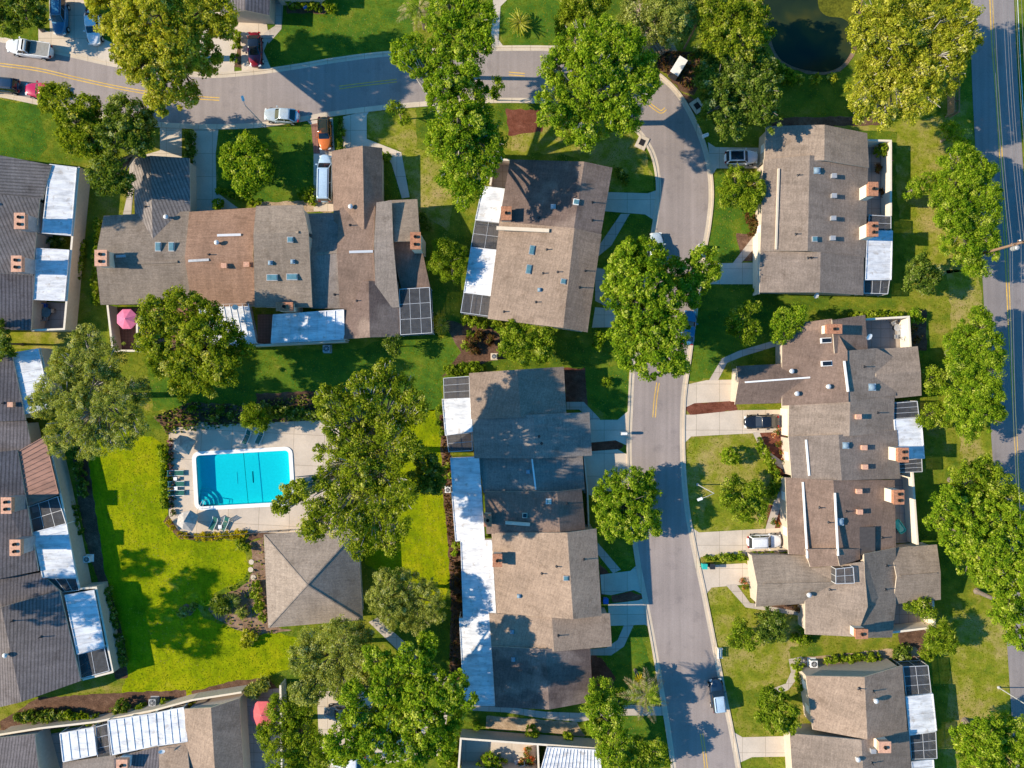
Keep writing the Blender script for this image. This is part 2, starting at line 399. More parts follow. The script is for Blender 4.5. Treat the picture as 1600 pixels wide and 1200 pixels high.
# pool outline (rotated rounded rectangle)
PC = W(381, 747.5); PA = R(3.2); PLX, PLY = 145/PX, 80/PX
def prect(lx, ly, r, n=6):
    out = []
    for cx, cy, a0 in ((lx/2-r, ly/2-r, 0), (-lx/2+r, ly/2-r, 90), (-lx/2+r, -ly/2+r, 180), (lx/2-r, -ly/2+r, 270)):
        for i in range(n+1):
            a = R(a0+90*i/n); x = cx+r*math.cos(a); y = cy+r*math.sin(a)
            out.append((PC.x+x*math.cos(PA)-y*math.sin(PA), PC.y+x*math.sin(PA)+y*math.cos(PA)))
    return out
pool_in = prect(PLX, PLY, .5); pool_out = prect(PLX+1.0, PLY+1.0, .95)
big = [(-420,-420),(420,-420),(420,420),(-420,420)]
sheet('ground', big, 0, M['grass'], holes=[pool_out], world=True)
G1 = .006
sheet('lawn', [(128,700),(165,685),(205,672),(250,690),(262,700),(262,800),(275,835),(310,848),(350,840),(378,852),(388,880),(382,905),(360,915),(335,925),(330,950),(300,940),(320,965),(370,985),(440,990),(470,1000),(462,1040),(380,1070),(300,1090),(230,1100),(190,1085),(200,1030),(170,930),(140,800)], G1, M['lawn'], smooth=2, rough=2.2)
sheet('lawn', [(640,640),(680,640),(690,700),(700,760),(702,850),(705,900),(690,960),(640,930),(600,900),(570,880),(570,830),(600,760),(620,700)], G1, M['lawn'], smooth=2, rough=2.2)
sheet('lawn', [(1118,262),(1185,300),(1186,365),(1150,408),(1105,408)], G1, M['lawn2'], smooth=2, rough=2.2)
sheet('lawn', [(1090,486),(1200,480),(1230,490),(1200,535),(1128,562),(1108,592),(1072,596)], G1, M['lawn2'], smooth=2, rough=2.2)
sheet('lawn', [(1075,685),(1180,676),(1200,700),(1225,760),(1195,825),(1085,833),(1072,760)], G1, M['dry'], smooth=2, rough=2.2)
sheet('lawn', [(1103,918),(1138,916),(1165,945),(1258,962),(1256,1010),(1235,1010),(1230,1060),(1160,1080),(1145,1148),(1118,1040)], G1, M['dry'], smooth=2, rough=2.2)
sheet('lawn', [(572,175),(650,160),(650,230),(720,260),(700,360),(650,330),(640,300),(625,235),(575,215)], G1, M['dry'], smooth=2, rough=2.2)
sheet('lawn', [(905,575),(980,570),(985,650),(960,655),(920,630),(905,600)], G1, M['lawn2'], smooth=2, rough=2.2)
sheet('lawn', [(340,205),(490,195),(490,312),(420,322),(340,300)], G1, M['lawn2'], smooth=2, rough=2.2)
sheet('lawn', [(800,175),(960,180),(1010,240),(1024,300),(965,300),(900,245),(800,235)], G1, M['dry'], smooth=2, rough=2.2)
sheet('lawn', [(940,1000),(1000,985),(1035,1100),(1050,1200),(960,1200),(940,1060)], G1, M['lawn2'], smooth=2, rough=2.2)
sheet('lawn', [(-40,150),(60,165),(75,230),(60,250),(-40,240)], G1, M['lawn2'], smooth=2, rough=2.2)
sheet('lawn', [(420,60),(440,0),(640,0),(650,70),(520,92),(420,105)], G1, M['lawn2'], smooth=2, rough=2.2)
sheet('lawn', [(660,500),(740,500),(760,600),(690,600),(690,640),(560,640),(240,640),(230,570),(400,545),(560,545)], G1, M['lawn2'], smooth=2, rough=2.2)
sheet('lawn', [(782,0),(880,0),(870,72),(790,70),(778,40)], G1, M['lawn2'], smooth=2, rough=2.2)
sheet('verge', [(1595,300),(1640,0),(1800,0),(1800,1200),(1640,1200),(1612,600)], G1, M['dry'], smooth=2, rough=2.2)
sheet('verge', [(1586,0),(1800,0),(1640,400),(1604,300),(1596,150)], G1+.002, M['grass'], smooth=2, rough=2.2)
sheet('verge', [(1480,420),(1530,430),(1552,700),(1575,1000),(1585,1230),(1470,1230),(1490,1000),(1440,1030),(1445,980),(1500,960),(1560,920),(1500,700)], G1, M['dry'], smooth=2, rough=2.2)
sheet('verge', [(1400,200),(1500,170),(1522,200),(1530,420),(1420,440),(1400,300)], G1, M['dry'], smooth=2, rough=2.2)
# mulch and soil beds
G2 = .012
beds = [
 ('soil', [(390,850),(412,840),(420,978),(455,985),(405,992),(365,982),(337,967),(325,952),(336,934),(368,922),(390,906),(396,880)]),
 ('soil', [(280,952),(292,944),(304,950),(300,962),(286,964)]),
 ('mulch', [(240,650),(300,628),(370,632),(400,640),(390,668),(262,680)]),
 ('mulch', [(400,615),(500,610),(510,655),(400,664)]),
 ('mulch', [(440,822),(480,822),(480,835),(415,838),(380,850),(395,826)]),
 ('mulch', [(688,650),(705,640),(702,700),(712,770),(722,850),(728,960),(735,1100),(700,1080),(705,960),(700,840),(690,760)]),
 ('mulch', [(690,500),(770,512),(800,540),(790,560),(720,575),(690,590),(720,550)]),
 ('redmulch', [(880,575),(915,575),(918,640),(885,632)]),
 ('redmulch', [(920,1020),(940,1028),(962,1060),(955,1075),(920,1070)]),
 ('redmulch', [(790,170),(845,172),(848,205),(795,212)]),
 ('redmulch', [(935,880),(955,900),(965,925),(940,930)]),
 ('redmulch', [(1070,638),(1082,630),(1150,626),(1152,641),(1080,648)]),
 ('redmulch', [(922,690),(962,688),(975,696),(964,703),(924,706)]),
 ('redmulch', [(955,932),(985,925),(1008,931),(996,938),(957,942)]),
 ('mulch', [(1150,365),(1184,365),(1184,408),(1160,408)]),
 ('sand', [(400,316),(520,312),(520,332),(400,328)]),
 ('sand', [(975,0),(1000,0),(1040,40),(1060,80),(1075,105),(1040,95),(1000,60)]),
 ('mulch', [(1010,100),(1030,80),(1090,80),(1100,110),(1085,150),(1062,140),(1040,115)]),
 ('redmulch', [(1180,668),(1225,668),(1235,740),(1215,760),(1190,700)]),
 ('redmulch', [(1200,790),(1232,785),(1234,826),(1198,828)]),
 ('mulch', [(1170,905),(1180,950),(1258,962),(1256,945),(1190,940)]),
 ('mulch', [(1425,485),(1448,485),(1448,548),(1424,545)]),
 ('mulch', [(1400,965),(1450,985),(1445,1035),(1410,1030)]),
 ('sand', [(1250,1028),(1430,1010),(1440,1025),(1262,1042)]),
 ('mulch', [(60,1090),(200,1082),(290,1078),(290,1100),(190,1120),(60,1145),(0,1150),(0,1128)]),
 ('mulch', [(300,1080),(370,1062),(420,1060),(440,1085),(380,1082),(300,1096)]),
 ('mulch', [(110,680),(135,700),(150,800),(165,900),(195,1000),(200,1060),(180,1060),(160,930),(135,850),(118,760)]),
 ('dry', [(-20,510),(110,518),(112,545),(0,545)]),
 ('sand', [(760,1118),(900,1128),(915,1150),(760,1138)]),
 ('mulch', [(380,20),(395,20),(382,108),(366,104)]),
 ('mulch', [(450,0),(505,0),(510,22),(448,20)]),
 ('dry', [(1400,180),(1450,190),(1440,210),(1390,205),(1250,200),(1200,190),(1260,185)]),
 ('mulch', [(1060,140),(1100,165),(1090,180),(1070,165)]),
 ('mulch', [(1200,185),(1390,180),(1390,195),(1210,200)]),
]
for i, (k, pts) in enumerate(beds): sheet('planting_bed', pts, G2+.0006*(i % 6), M[k], smooth=2, rough=1.2)
sheet('flower_bed_soil', [(262,805),(285,835),(385,828),(385,838),(330,845),(280,842),(255,815)], G2+.003, M['mulch'])
# concrete drives and paths
G3 = .022
conc = [
 ('concrete', [(60,44),(78,50),(76,-20),(132,-20),(136,52),(160,60),(186,72),(192,104),(60,72)]),
 ('concrete', [(312,60),(330,20),(380,15),(372,70),(366,104),(366,116),(312,117)]),
 ('concrete', [(374,15),(414,15),(420,60),(412,80),(424,108),(412,114),(378,116)]),
 ('path', [(431,-20),(444,-20),(440,45),(420,68),(412,52),(430,40)]),
 ('concrete', [(250,194),(284,194),(284,252),(208,258),(215,245),(250,235)]),
 ('path', [(203,250),(215,246),(208,300),(205,335),(192,335),(200,300)]),
 ('concrete', [(300,196),(342,196),(337,240),(338,300),(372,325),(302,332)]),
 ('concrete', [(480,189),(520,184),(524,260),(522,330),(490,330),(490,200)]),
 ('concrete', [(536,182),(578,172),(573,180),(573,217),(627,238),(640,308),(628,310),(612,256),(598,236),(534,236)]),
 ('concrete', [(766,80),(771,-10),(802,-10),(782,10),(779,62),(790,77)]),
 ('concrete', [(945,300),(1012,302),(1029,296),(1028,348),(1008,335),(945,330)]),
 ('path', [(970,334),(984,334),(955,384),(935,400),(935,385)]),
 ('path', [(930,418),(944,420),(960,470),(992,480),(990,500),(930,470)]),
 ('concrete', [(930,480),(1002,486),(996,510),(925,512)]),
 ('concrete', [(1106,222),(1118,230),(1192,231),(1192,263),(1120,263),(1112,275)]),
 ('concrete', [(1096,412),(1190,410),(1190,444),(1100,444),(1090,446)]),
 ('path', [(1145,411),(1158,411),(1188,378),(1188,364),(1178,368)]),
 ('path', [(1108,594),(1122,594),(1136,567),(1160,557),(1212,541),(1210,532),(1155,548),(1128,560)]),
 ('concrete', [(1068,602),(1104,594),(1152,593),(1152,626),(1085,630),(1068,638)]),
 ('concrete', [(1068,648),(1085,648),(1152,641),(1232,640),(1232,674),(1080,682),(1068,694)]),
 ('path', [(1176,676),(1186,674),(1200,705),(1236,730),(1236,742),(1194,714)]),
 ('path', [(1226,765),(1214,768),(1196,826),(1210,827)]),
 ('concrete', [(1078,822),(1092,832),(1236,824),(1236,866),(1095,870),(1092,876)]),
 ('concrete', [(1092,884),(1165,880),(1180,892),(1178,912),(1112,918),(1102,930)]),
 ('path', [(1134,914),(1150,912),(1172,942),(1262,958),(1262,964),(1165,949)]),
 ('path', [(885,628),(912,628),(938,655),(930,662),(905,640),(885,640)]),
 ('concrete', [(918,656),(965,656),(984,640),(984,698),(975,694),(962,688),(918,692)]),
 ('concrete', [(912,706),(965,702),(983,712),(984,765),(945,768),(940,780),(912,770)]),
 ('path', [(934,848),(970,890),(958,896),(934,866)]),
 ('concrete', [(938,898),(985,892),(998,880),(1008,930),(990,922),(955,930),(940,928)]),
 ('concrete', [(950,944),(998,938),(1012,932),(1022,985),(1008,976),(952,978)]),
 ('path', [(975,977),(990,977),(975,1010),(955,1024),(922,1024),(922,1014),(948,1012),(965,1000)]),
 ('path', [(735,1102),(790,1104),(850,1112),(905,1114),(960,1100),(1040,1104),(1040,1118),(960,1118),(905,1128),(845,1122),(790,1113),(735,1110)]),
 ('path', [(576,972),(590,965),(640,1010),(690,1050),(740,1085),(740,1102),(680,1062),(630,1024)]),
 ('concrete', [(1140,1140),(1160,1152),(1236,1150),(1236,1182),(1175,1183),(1155,1192),(1150,1230),(1146,1190)]),
 ('path', [(1196,1080),(1228,1068),(1236,1050),(1232,1030),(1252,1026),(1262,1034),(1250,1040),(1244,1062),(1232,1078),(1200,1090)]),
 ('concrete', [(495,1080),(590,1080),(700,1110),(690,1180),(560,1200),(500,1200)]),
 ('path', [(310,660),(324,660),(324,676),(310,676)]),
 ('patio', [(383,1080),(440,1075),(442,1220),(383,1220)]),
]
for i, (k, pts) in enumerate(conc): sheet('driveway' if k == 'concrete' else 'path', pts, G3+.0007*(i % 9), M[k])
sheet('driveway', [(486,194),(498,192),(500,240),(490,240)], G3+.012, M['pavers'])
# streets
outer = [(-60,52),(0,62),(60,74),(120,88),(190,103),(260,112),(330,118),(400,113),(460,105),(520,95),(600,85),(700,79),(780,76),(860,76),(930,80),(985,92),(1025,115),(1060,148),(1088,198),(1105,248),(1111,300),(1107,350),(1098,400),(1091,450),(1084,500),(1076,560),(1068,620),(1066,680),(1068,740),(1074,800),(1085,860),(1098,920),(1110,980),(1122,1040),(1134,1100),(1148,1170),(1160,1240)]
inner = [(-60,140),(0,148),(60,160),(120,172),(190,188),(250,195),(330,198),(400,196),(460,188),(520,178),(600,168),(700,160),(780,157),(850,158),(910,162),(960,177),(990,198),(1010,222),(1023,250),(1029,290),(1026,330),(1018,380),(1008,430),(1000,480),(994,530),(988,580),(985,640),(983,700),(985,760),(989,820),(997,880),(1009,940),(1022,1010),(1032,1070),(1044,1140),(1058,1240)]
sheet('road', cr(outer, 5)+cr(inner, 5)[::-1], .034, M['asphalt'])
for e, s in ((outer, 1), (inner, -1)):
    ribbon('gutter', e, .42, .034, .039, M['kerb'], off=-s*.12)
    ribbon('kerb', e, .26, 0, .105, M['kerb'], off=s*.22)
RL = [(1517,-40),(1518,100),(1525,250),(1535,430),(1550,700),(1573,1000),(1588,1240)]
RR = [(1583,-40),(1587,60),(1592,150),(1602,320),(1618,600),(1640,900),(1660,1240)]
sheet('road', cr(RL, 6)+cr(RR, 6)[::-1], .034, M['asphalt2'])
for off in (-.17, .17):
    ribbon('road_marking', [(1547,-40),(1551,60),(1557,140),(1564,250),(1572,400),(1580,560),(1591,760),(1607,1000),(1624,1240)], .14, .038, .038, M['yellow'], off=off, smooth=6)
    for seg in ([(-60,93),(0,101),(60,109),(120,123),(190,138),(260,149),(343,155)], [(530,137),(560,133),(620,126)], [(795,115),(820,117)], [(1015,163),(1024,170),(1033,175),(1040,170)], [(1028,598),(1024,625),(1022,652)], [(1096,1146),(1101,1180),(1106,1230)]):
        ribbon('road_marking', seg, .11, .038, .038, M['yellow'], off=off, smooth=5)
ribbon('road_marking', [(1584,-40),(1588,60),(1593,150),(1603,320)], .08, .038, .038, M['white'], off=.35)
# pond
pond = [(1190,-40),(1198,20),(1204,60),(1216,88),(1235,102),(1262,110),(1292,112),(1315,102),(1330,80),(1337,55),(1341,20),(1338,-40)]
sheet('pond_bank', [(1183,-60),(1191,20),(1199,65),(1212,92),(1233,106),(1262,115),(1294,117),(1320,107),(1336,83),(1343,55),(1347,20),(1345,-60)], .03, M['soil'], smooth=2, rough=1.2)
sheet('pond_water', pond, .05, M['pond'], smooth=4)
sheet('pond_shallows', [(1285,-40),(1332,-40),(1336,10),(1332,36),(1315,28),(1290,24),(1278,5)], .056, M['shallow'], smooth=4)
# pool
sheet('pool_deck', [(264,676),(275,668),(330,664),(420,660),(512,656),(530,670),(532,760),(528,828),(480,834),(400,832),(300,836),(278,828),(264,806),(262,740)], .04, M['deck'], holes=[[(800+p[0]*PX, 600-p[1]*PX) for p in pool_out]])
pool = thing('swimming_pool', 'rectangular turquoise swimming pool with white coping and corner steps', 'pool', (PC.x, PC.y, 0))
mb = MB(); n = len(pool_in)
for (rin, rout, za, zb) in ((pool_in, pool_out, .13, .13),):
    for i in range(n):
        j = (i+1) % n
        a, b, c, d = pool_in[i], pool_in[j], pool_out[j], pool_out[i]
        mb.add([(a[0],a[1],.13),(b[0],b[1],.13),(c[0],c[1],.13),(d[0],d[1],.13),(a[0],a[1],-.2),(b[0],b[1],-.2),(c[0],c[1],-.05),(d[0],d[1],-.05)], [[0,3,2,1],[0,1,5,4],[3,7,6,2]])
mb.build('coping', M['white'], pool)
mb = MB(); DEP = -1.05
for i in range(n):
    j = (i+1) % n; a, b = pool_in[i], pool_in[j]
    mb.add([(a[0],a[1],.02),(b[0],b[1],.02),(b[0],b[1],DEP),(a[0],a[1],DEP)], [[0,1,2,3]])
mb.add([(p[0],p[1],DEP) for p in pool_in], [list(range(n))])
mb.build('basin', M['basin'], pool)
MB().add([(p[0],p[1],-.06) for p in prect(PLX-.004, PLY-.004, .5)], [list(range(n))]).build('water_surface', M['water'], pool)
def PP(u, v, z): return Vector((PC.x+u*math.cos(PA)-v*math.sin(PA), PC.y+u*math.sin(PA)+v*math.cos(PA), z))
cx, cy = -PLX/2+.25, -PLY/2+.25
mb = MB()
for k, (r, z) in enumerate(((2.0, -.75), (1.55, -.5), (1.1, -.28), (.65, -.1))):
    ring = [PP(cx, cy, z)]+[PP(cx+r*math.cos(R(a)), cy+r*math.sin(R(a)), z) for a in range(-5, 100, 8)]
    mb.prism(ring, [Vector((p.x, p.y, DEP)) for p in ring])
mb.build('corner_steps', M['white'], pool)
MB().bar(PP(.35, -PLY/2, -.1), PP(.1, PLY/2, -.1), .045, .045).build('rope_line', M['darkmetal'], pool)
mb = MB()
for s in (0, .5):
    q = [PP(cx+s, cy-.55, .13), PP(cx+s, cy-.45, .85), PP(cx+.5+s*.6, cy+.5, .7), PP(cx+.7+s*.6, cy+.7, -.3)]
    mb.path(q, [.03]*4, 6)
mb.build('handrail', M['alu'], pool)
for u, m_ in ((-1.3, 'white'), (.8, 'darkmetal')):
    MB().box(PP(u, 0, DEP+.02), (.1, 1.5, .03), PA).build('floor_marker', M[m_], pool)
# ------------------------------------------------------------------ buildings
FAC = {}     # roof facets of each building, for seating things on them
def reg(root, pts): FAC.setdefault(root.name, []).append([Vector(p) for p in pts])
def zat_w(root, x, y, default=3.0):
    best = None
    for P in FAC.get(root.name, []):
        ins = False; n = len(P)
        for i in range(n):
            a, b = P[i], P[(i+1) % n]
            if (a.y > y) != (b.y > y) and x < (b.x-a.x)*(y-a.y)/(b.y-a.y)+a.x: ins = not ins
        if ins:
            nr = (P[1]-P[0]).cross(P[2]-P[0])
            if abs(nr.z) < 1e-6: continue
            z = P[0].z-(nr.x*(x-P[0].x)+nr.y*(y-P[0].y))/nr.z
            if best is None or z > best: best = z
    return default if best is None else best
def seat(root, px, py):
    h = 4.0
    for _ in range(5):
        v = W(px, py, h); h = zat_w(root, v.x, v.y, h)
    return W(px, py, h)
def bld(name, label, cat, px, py, group=None):
    r = thing(name, label, cat, W(px, py, 0), group); r['_w'] = 0; del r['_w']
    return r
WALLS = {}; TRIM = {}
def wallmb(root): return WALLS.setdefault(root.name, (root, MB()))[1]
class Trim:
    def __init__(s, root): s.root = root; s.m = M['grey']
    def mat(s, m): s.m = m; return s
    def bar(s, p, q, w_, h_): MB().bar(p, q, w_, h_).build('ridge_cap', s.m, s.root); return s
def trimmb(root): return Trim(root)
def shrink(ring, d):
    """inset a CCW/CW convex ring of Vectors (xy) by d"""
    n = len(ring); c = sum((Vector((p.x, p.y, 0)) for p in ring), Vector())/n; out = []
    area = sum(ring[i].x*ring[(i+1) % n].y-ring[(i+1) % n].x*ring[i].y for i in range(n)); s = 1 if area > 0 else -1
    for i in range(n):
        a, b, c2 = ring[i-1], ring[i], ring[(i+1) % n]
        d1 = Vector((b.x-a.x, b.y-a.y)); d2 = Vector((c2.x-b.x, c2.y-b.y))
        if d1.length < 1e-6 or d2.length < 1e-6: out.append(Vector((b.x, b.y, 0))); continue
        d1.normalize(); d2.normalize(); n1 = Vector((-d1.y, d1.x))*s; n2 = Vector((-d2.y, d2.x))*s
        k = n1+n2; k = k/(max(.35, k.length_squared))*2
        out.append(Vector((b.x+k.x*d, b.y+k.y*d, 0)))
    return out
def roof_from(root, polys, mat, ring, th=.16, name='roof'):
    """polys: facets; ring: outer edge; a slab with a fascia all round"""
    mb = MB().mat(mat)
    for P in polys:
        a = sum(P[i].x*P[(i+1) % len(P)].y-P[(i+1) % len(P)].x*P[i].y for i in range(len(P)))
        Q = P if a > 0 else P[::-1]; mb.add(Q, [list(range(len(Q)))]); reg(root, Q)
    mb.mat(M['fascia'])
    n = len(ring); 
    for i in range(n):
        a, b = ring[i], ring[(i+1) % n]
        mb.add([a, b, b-Vector((0,0,th)), a-Vector((0,0,th))], [[0,1,2,3]])
    for P in polys: mb.add([p-Vector((0,0,th)) for p in P], [list(range(len(P)))[::-1]])
    return mb.build(name, None, root)
def lerp(a, b, t): return a+(b-a)*t
def on_line(p, a, b):
    d = b-a; d.z = 0; q = p-a; q.z = 0; t = max(.02, min(.98, q.dot(d)/d.length_squared)); return t
def gable(root, A, B, C, D, hl, hr, rh, mat, t0=.5, t1=None, hip0=0, hip1=0, wall='stucco', inset=.3, ridge=None, z0=0, win=''):
    """A,B one gable end, D,C the other (eave corners as pixels); A-D eave at hl, B-C eave at hr; ridge at rh"""
    t1 = t0 if t1 is None else t1; rh = max(hl, hr)+(rh-max(hl, hr))*.66
    a, b, c, d = W(*A, hl), W(*B, hr), W(*C, hr), W(*D, hl)
    s0 = W(*[A[i]+(B[i]-A[i])*t0 for i in (0, 1)], rh); s1 = W(*[D[i]+(C[i]-D[i])*t1 for i in (0, 1)], rh)
    r0 = lerp(a, b, on_line(s0, a, b)); r1 = lerp(d, c, on_line(s1, d, c)); r0.z = r1.z = rh
    e0 = lerp(r0, r1, hip0); e1 = lerp(r1, r0, hip1)
    polys = [[a, d, e1, e0], [b, c, e1, e0]]
    if hip0: polys.append([a, b, e0])
    if hip1: polys.append([d, c, e1])
    ring = [a]+([] if hip0 else [e0])+[b, c]+([] if hip1 else [e1])+[d]
    roof_from(root, polys, mat, ring)
    # walls
    wb = wallmb(root).mat(M[wall]); dz = .2
    base = shrink([a, b, c, d], inset)
    def top(p): return Vector((p.x, p.y, zat_poly(polys, p)-dz))
    g0 = lerp(base[0], base[1], on_line(s0, a, b)); g1 = lerp(base[3], base[2], on_line(s1, d, c))
    ringw = [base[0], g0, base[1], base[2], g1, base[3]]
    for i in range(6):
        p, q = top(ringw[i]), top(ringw[(i+1) % 6])
        wb.add([p, q, Vector((q.x, q.y, z0)), Vector((p.x, p.y, z0))], [[0,1,2,3]])
    for k in range(0, len(win), 2):
        p, q = {'L': (base[3], base[0]), 'R': (base[1], base[2])}[win[k]]
        windows_on(root, (p.x, p.y), (q.x, q.y), 1.45, int(win[k+1]), out=.03)
    if ridge:
        tb = trimmb(root).mat(M[ridge] if isinstance(ridge, str) else ridge)
        u = Vector((0,0,.05)); tb.bar(lerp(e0, e1, .08)+u, lerp(e0, e1, .92)+u, .2, .08)
    return a, b, c, d, e0, e1
def zat_poly(polys, p):
    z = 0; best = 1e9
    for P in polys:
        nr = (P[1]-P[0]).cross(P[2]-P[0])
        if abs(nr.z) < 1e-6: continue
        best = min(best, P[0].z-(nr.x*(p.x-P[0].x)+nr.y*(p.y-P[0].y))/nr.z)
    return best
def shed(root, pts, hs, mat, wall='stucco', inset=.3, name='roof', z0=0):
    P = [W(*p, h) for p, h in zip(pts, hs)]
    if len(P) == 4:  polys = [[P[0], P[1], P[2]], [P[0], P[2], P[3]]]
    else:
        c = sum(P, Vector())/len(P); polys = [[P[i], P[(i+1) % len(P)], c] for i in range(len(P))]
    roof_from(root, polys, mat, P, name=name)
    if wall:
        wb = wallmb(root).mat(M[wall]); base = shrink(P, inset)
        tops = [Vector((b.x, b.y, p.z-.25)) for b, p in zip(base, P)]
        for i in range(len(P)):
            p, q = tops[i], tops[(i+1) % len(P)]
            wb.add([p, q, Vector((q.x, q.y, z0)), Vector((p.x, p.y, z0))], [[0,1,2,3]])
    return P
def finish_buildings():
    for root, mb in WALLS.values(): mb.build('wall', None, root)
def chimney(root, px, py, w=1.3, l=1.9, rise=1.6, zt=None, stack='stucco_lt', cap='brick_lt', rz=0.0):
    """px,py: the top as seen"""
    h = zt if zt else 6.0
    if zt is None:
        for _ in range(4):
            v = W(px, py, h); h = zat_w(root, v.x, v.y, 3.2)+rise
    v = W(px, py, h)
    ch = MB().box((v.x, v.y, (h-.75+.2)/2), (w, l, h-.75-.2), rz).build('chimney', M[stack], root)
    mb = MB().box((v.x, v.y, h-.45), (w+.02, l+.02, .58), rz); mb.box((v.x, v.y, h-.1), (w+.2, l+.2, .14), rz)
    mb.build('brick_crown', M[cap], ch)
    for s in (-1, 1) if l > 1.5 else (0,):
        o = Matrix.Rotation(rz, 3, 'Z') @ Vector((0, s*l*.24, 0))
        MB().lathe((v.x+o.x, v.y+o.y, h-.04), [(.2, 0), (.2, .26), (.13, .26), (.13, .1)], 10).build('flue', M['soot'], ch)
def skylight(root, px, py, w=.7, l=1.1, rz=0.0, m='skylight', frame='grey'):
    v = seat(root, px, py); rz = R(rz)
    s = MB().box(v+Vector((0,0,.05)), (w+.16, l+.16, .36), rz).build('skylight', M[frame], root)
    MB().box(v+Vector((0,0,.25)), (w, l, .05), rz).build('glass', M[m], s)
def vent(root, px, py, kind='box', sz=.55):
    v = seat(root, px, py)
    if kind == 'box':
        MB().box(v+Vector((0,0,.18)), (sz*1.15, sz, .5)).box(v+Vector((0,0,.46)), (sz*1.25, sz*1.12, .07)).build('roof_vent', M['brick_lt'] if sz > .5 else M['grey'], root)
    elif kind == 'pipe':
        MB().tube(v-Vector((0,0,.1)), v+Vector((0,0,.55)), .06, n=8).lathe(v-Vector((0,0,.02)), [(.2, 0), (.08, .12)], 10).build('vent_pipe', M['darkmetal'], root)
    elif kind == 'turbine':
        MB().tube(v-Vector((0,0,.1)), v+Vector((0,0,.3)), .14, n=12).lathe(v+Vector((0,0,.28)), [(.2, 0), (.3, .12), (.3, .26), (.14, .38), (.03, .4)], 14).build('turbine_vent', M['alu'], root)
    elif kind == 'dome':
        MB().box(v+Vector((0,0,.06)), (sz, sz, .2)).lathe(v+Vector((0,0,.14)), [(sz*.46, 0), (sz*.4, .14), (sz*.2, .22), (.02, .24)], 14).build('roof_vent', M['bluegrey'], root)
def dish(root, px, py, z=None, r=.38):
    v = seat(root, px, py) if z is None else W(px, py, z)
    o = MB().tube(v-Vector((0,0,.15)), v+Vector((0,0,.6)), .025).tube(v+Vector((0,0,.5)), v+Vector((.28,-.32,.8)), .015).build('satellite_dish', M['grey'], root)
    mb = MB(); nn = Vector((.3,-.45,.8)).normalized(); u = nn.cross(Vector((0,0,1))).normalized(); q = nn.cross(u); c = v+Vector((0,0,.7)); vs = [c-nn*.08]
    for rr, dd in ((.5, -.05), (1, 0)):
        for i in range(16): a = i*math.pi/8; vs.append(c+nn*dd+(u*math.cos(a)+q*math.sin(a))*r*rr)
    fs = [[0, 1+i, 1+(i+1) % 16] for i in range(16)]+[[1+i, 17+i, 17+(i+1) % 16, 1+(i+1) % 16] for i in range(16)]
    mb.add(vs, fs).build('dish_bowl', M['white'], o)
def cover(root, q, hs=2.6, mat='cover', ribs=8, along=0, seams=None, posts=True):
    """metal patio cover; q: four corners as seen, first two on the side of the house"""
    if isinstance(hs, (int, float)): hs = (hs+.35, hs+.35, hs, hs)
    P = [W(*p, h) for p, h in zip(q, hs)]
    cv = MB().prism(P, [p-Vector((0,0,.09)) for p in P]).build('patio_cover', M[mat], root)
    mb = MB(); up = Vector((0,0,.03))
    a, b, c, d = P
    for i in range(ribs+1):
        t = i/ribs
        p, r_ = (lerp(a, b, t), lerp(d, c, t)) if along == 0 else (lerp(a, d, t), lerp(b, c, t))
        mb.bar(p+up, r_+up, .05, .07)
    for i in range(4): mb.bar(P[i]+Vector((0,0,.0)), P[(i+1) % 4], .1, .16)
    mb.build('seam', M[mat], cv)
    if posts:
        for p in (c, d, lerp(c, d, .5)): MB().box((p.x, p.y, (p.z-.1)/2), (.1, .1, p.z-.1)).build('post', M['white'], root)
    sheet_child(root, q, .05)
    return P
def sheet_child(root, q, z, mat='patio', name='patio_floor'):
    P = [W(*p, z+1.0) for p in q]; P = [Vector((p.x, p.y, z)) for p in P]
    MB().prism(P, [p-Vector((0,0,.05)) for p in P]).build(name, M[mat], root)
def screen(root, q, h=2.7, nx=2, ny=2, mat='alu', sides=True, floor='patio'):
    hs = h if isinstance(h, (tuple, list)) else (h, h, h, h)
    P = [W(*p, z) for p, z in zip(q, hs)]; a, b, c, d = P; mb = MB()
    for i in range(nx+1): t = i/nx; mb.bar(lerp(a, b, t), lerp(d, c, t), .07 if i in (0, nx) else .04)
    for j in range(ny+1): t = j/ny; mb.bar(lerp(a, d, t), lerp(b, c, t), .07 if j in (0, ny) else .04)
    for p in P: mb.box((p.x, p.y, p.z/2-.03), (.09, .09, p.z-.06))
    if sides:
        for p, q2 in ((a, b), (b, c), (c, d), (d, a)):
            mb.bar(Vector((p.x, p.y, 1.0)), Vector((q2.x, q2.y, 1.0)), .05)
            m_ = lerp(p, q2, .5); mb.bar(Vector((m_.x, m_.y, 0.05)), m_, .05)
    fr = mb.build('screen_frame', M[mat], root)
    mb = MB().add([p+Vector((0,0,-.01)) for p in P], [[0,1,2,3]])
    if sides:
        for p, q2 in ((a, b), (b, c), (c, d), (d, a)):
            mb.add([Vector((p.x, p.y, .05)), Vector((q2.x, q2.y, .05)), q2-Vector((0,0,.03)), p-Vector((0,0,.03))], [[0,1,2,3]])
    mb.build('screen_mesh', M['mesh'], fr)
    if floor: sheet_child(root, q, .052, floor)
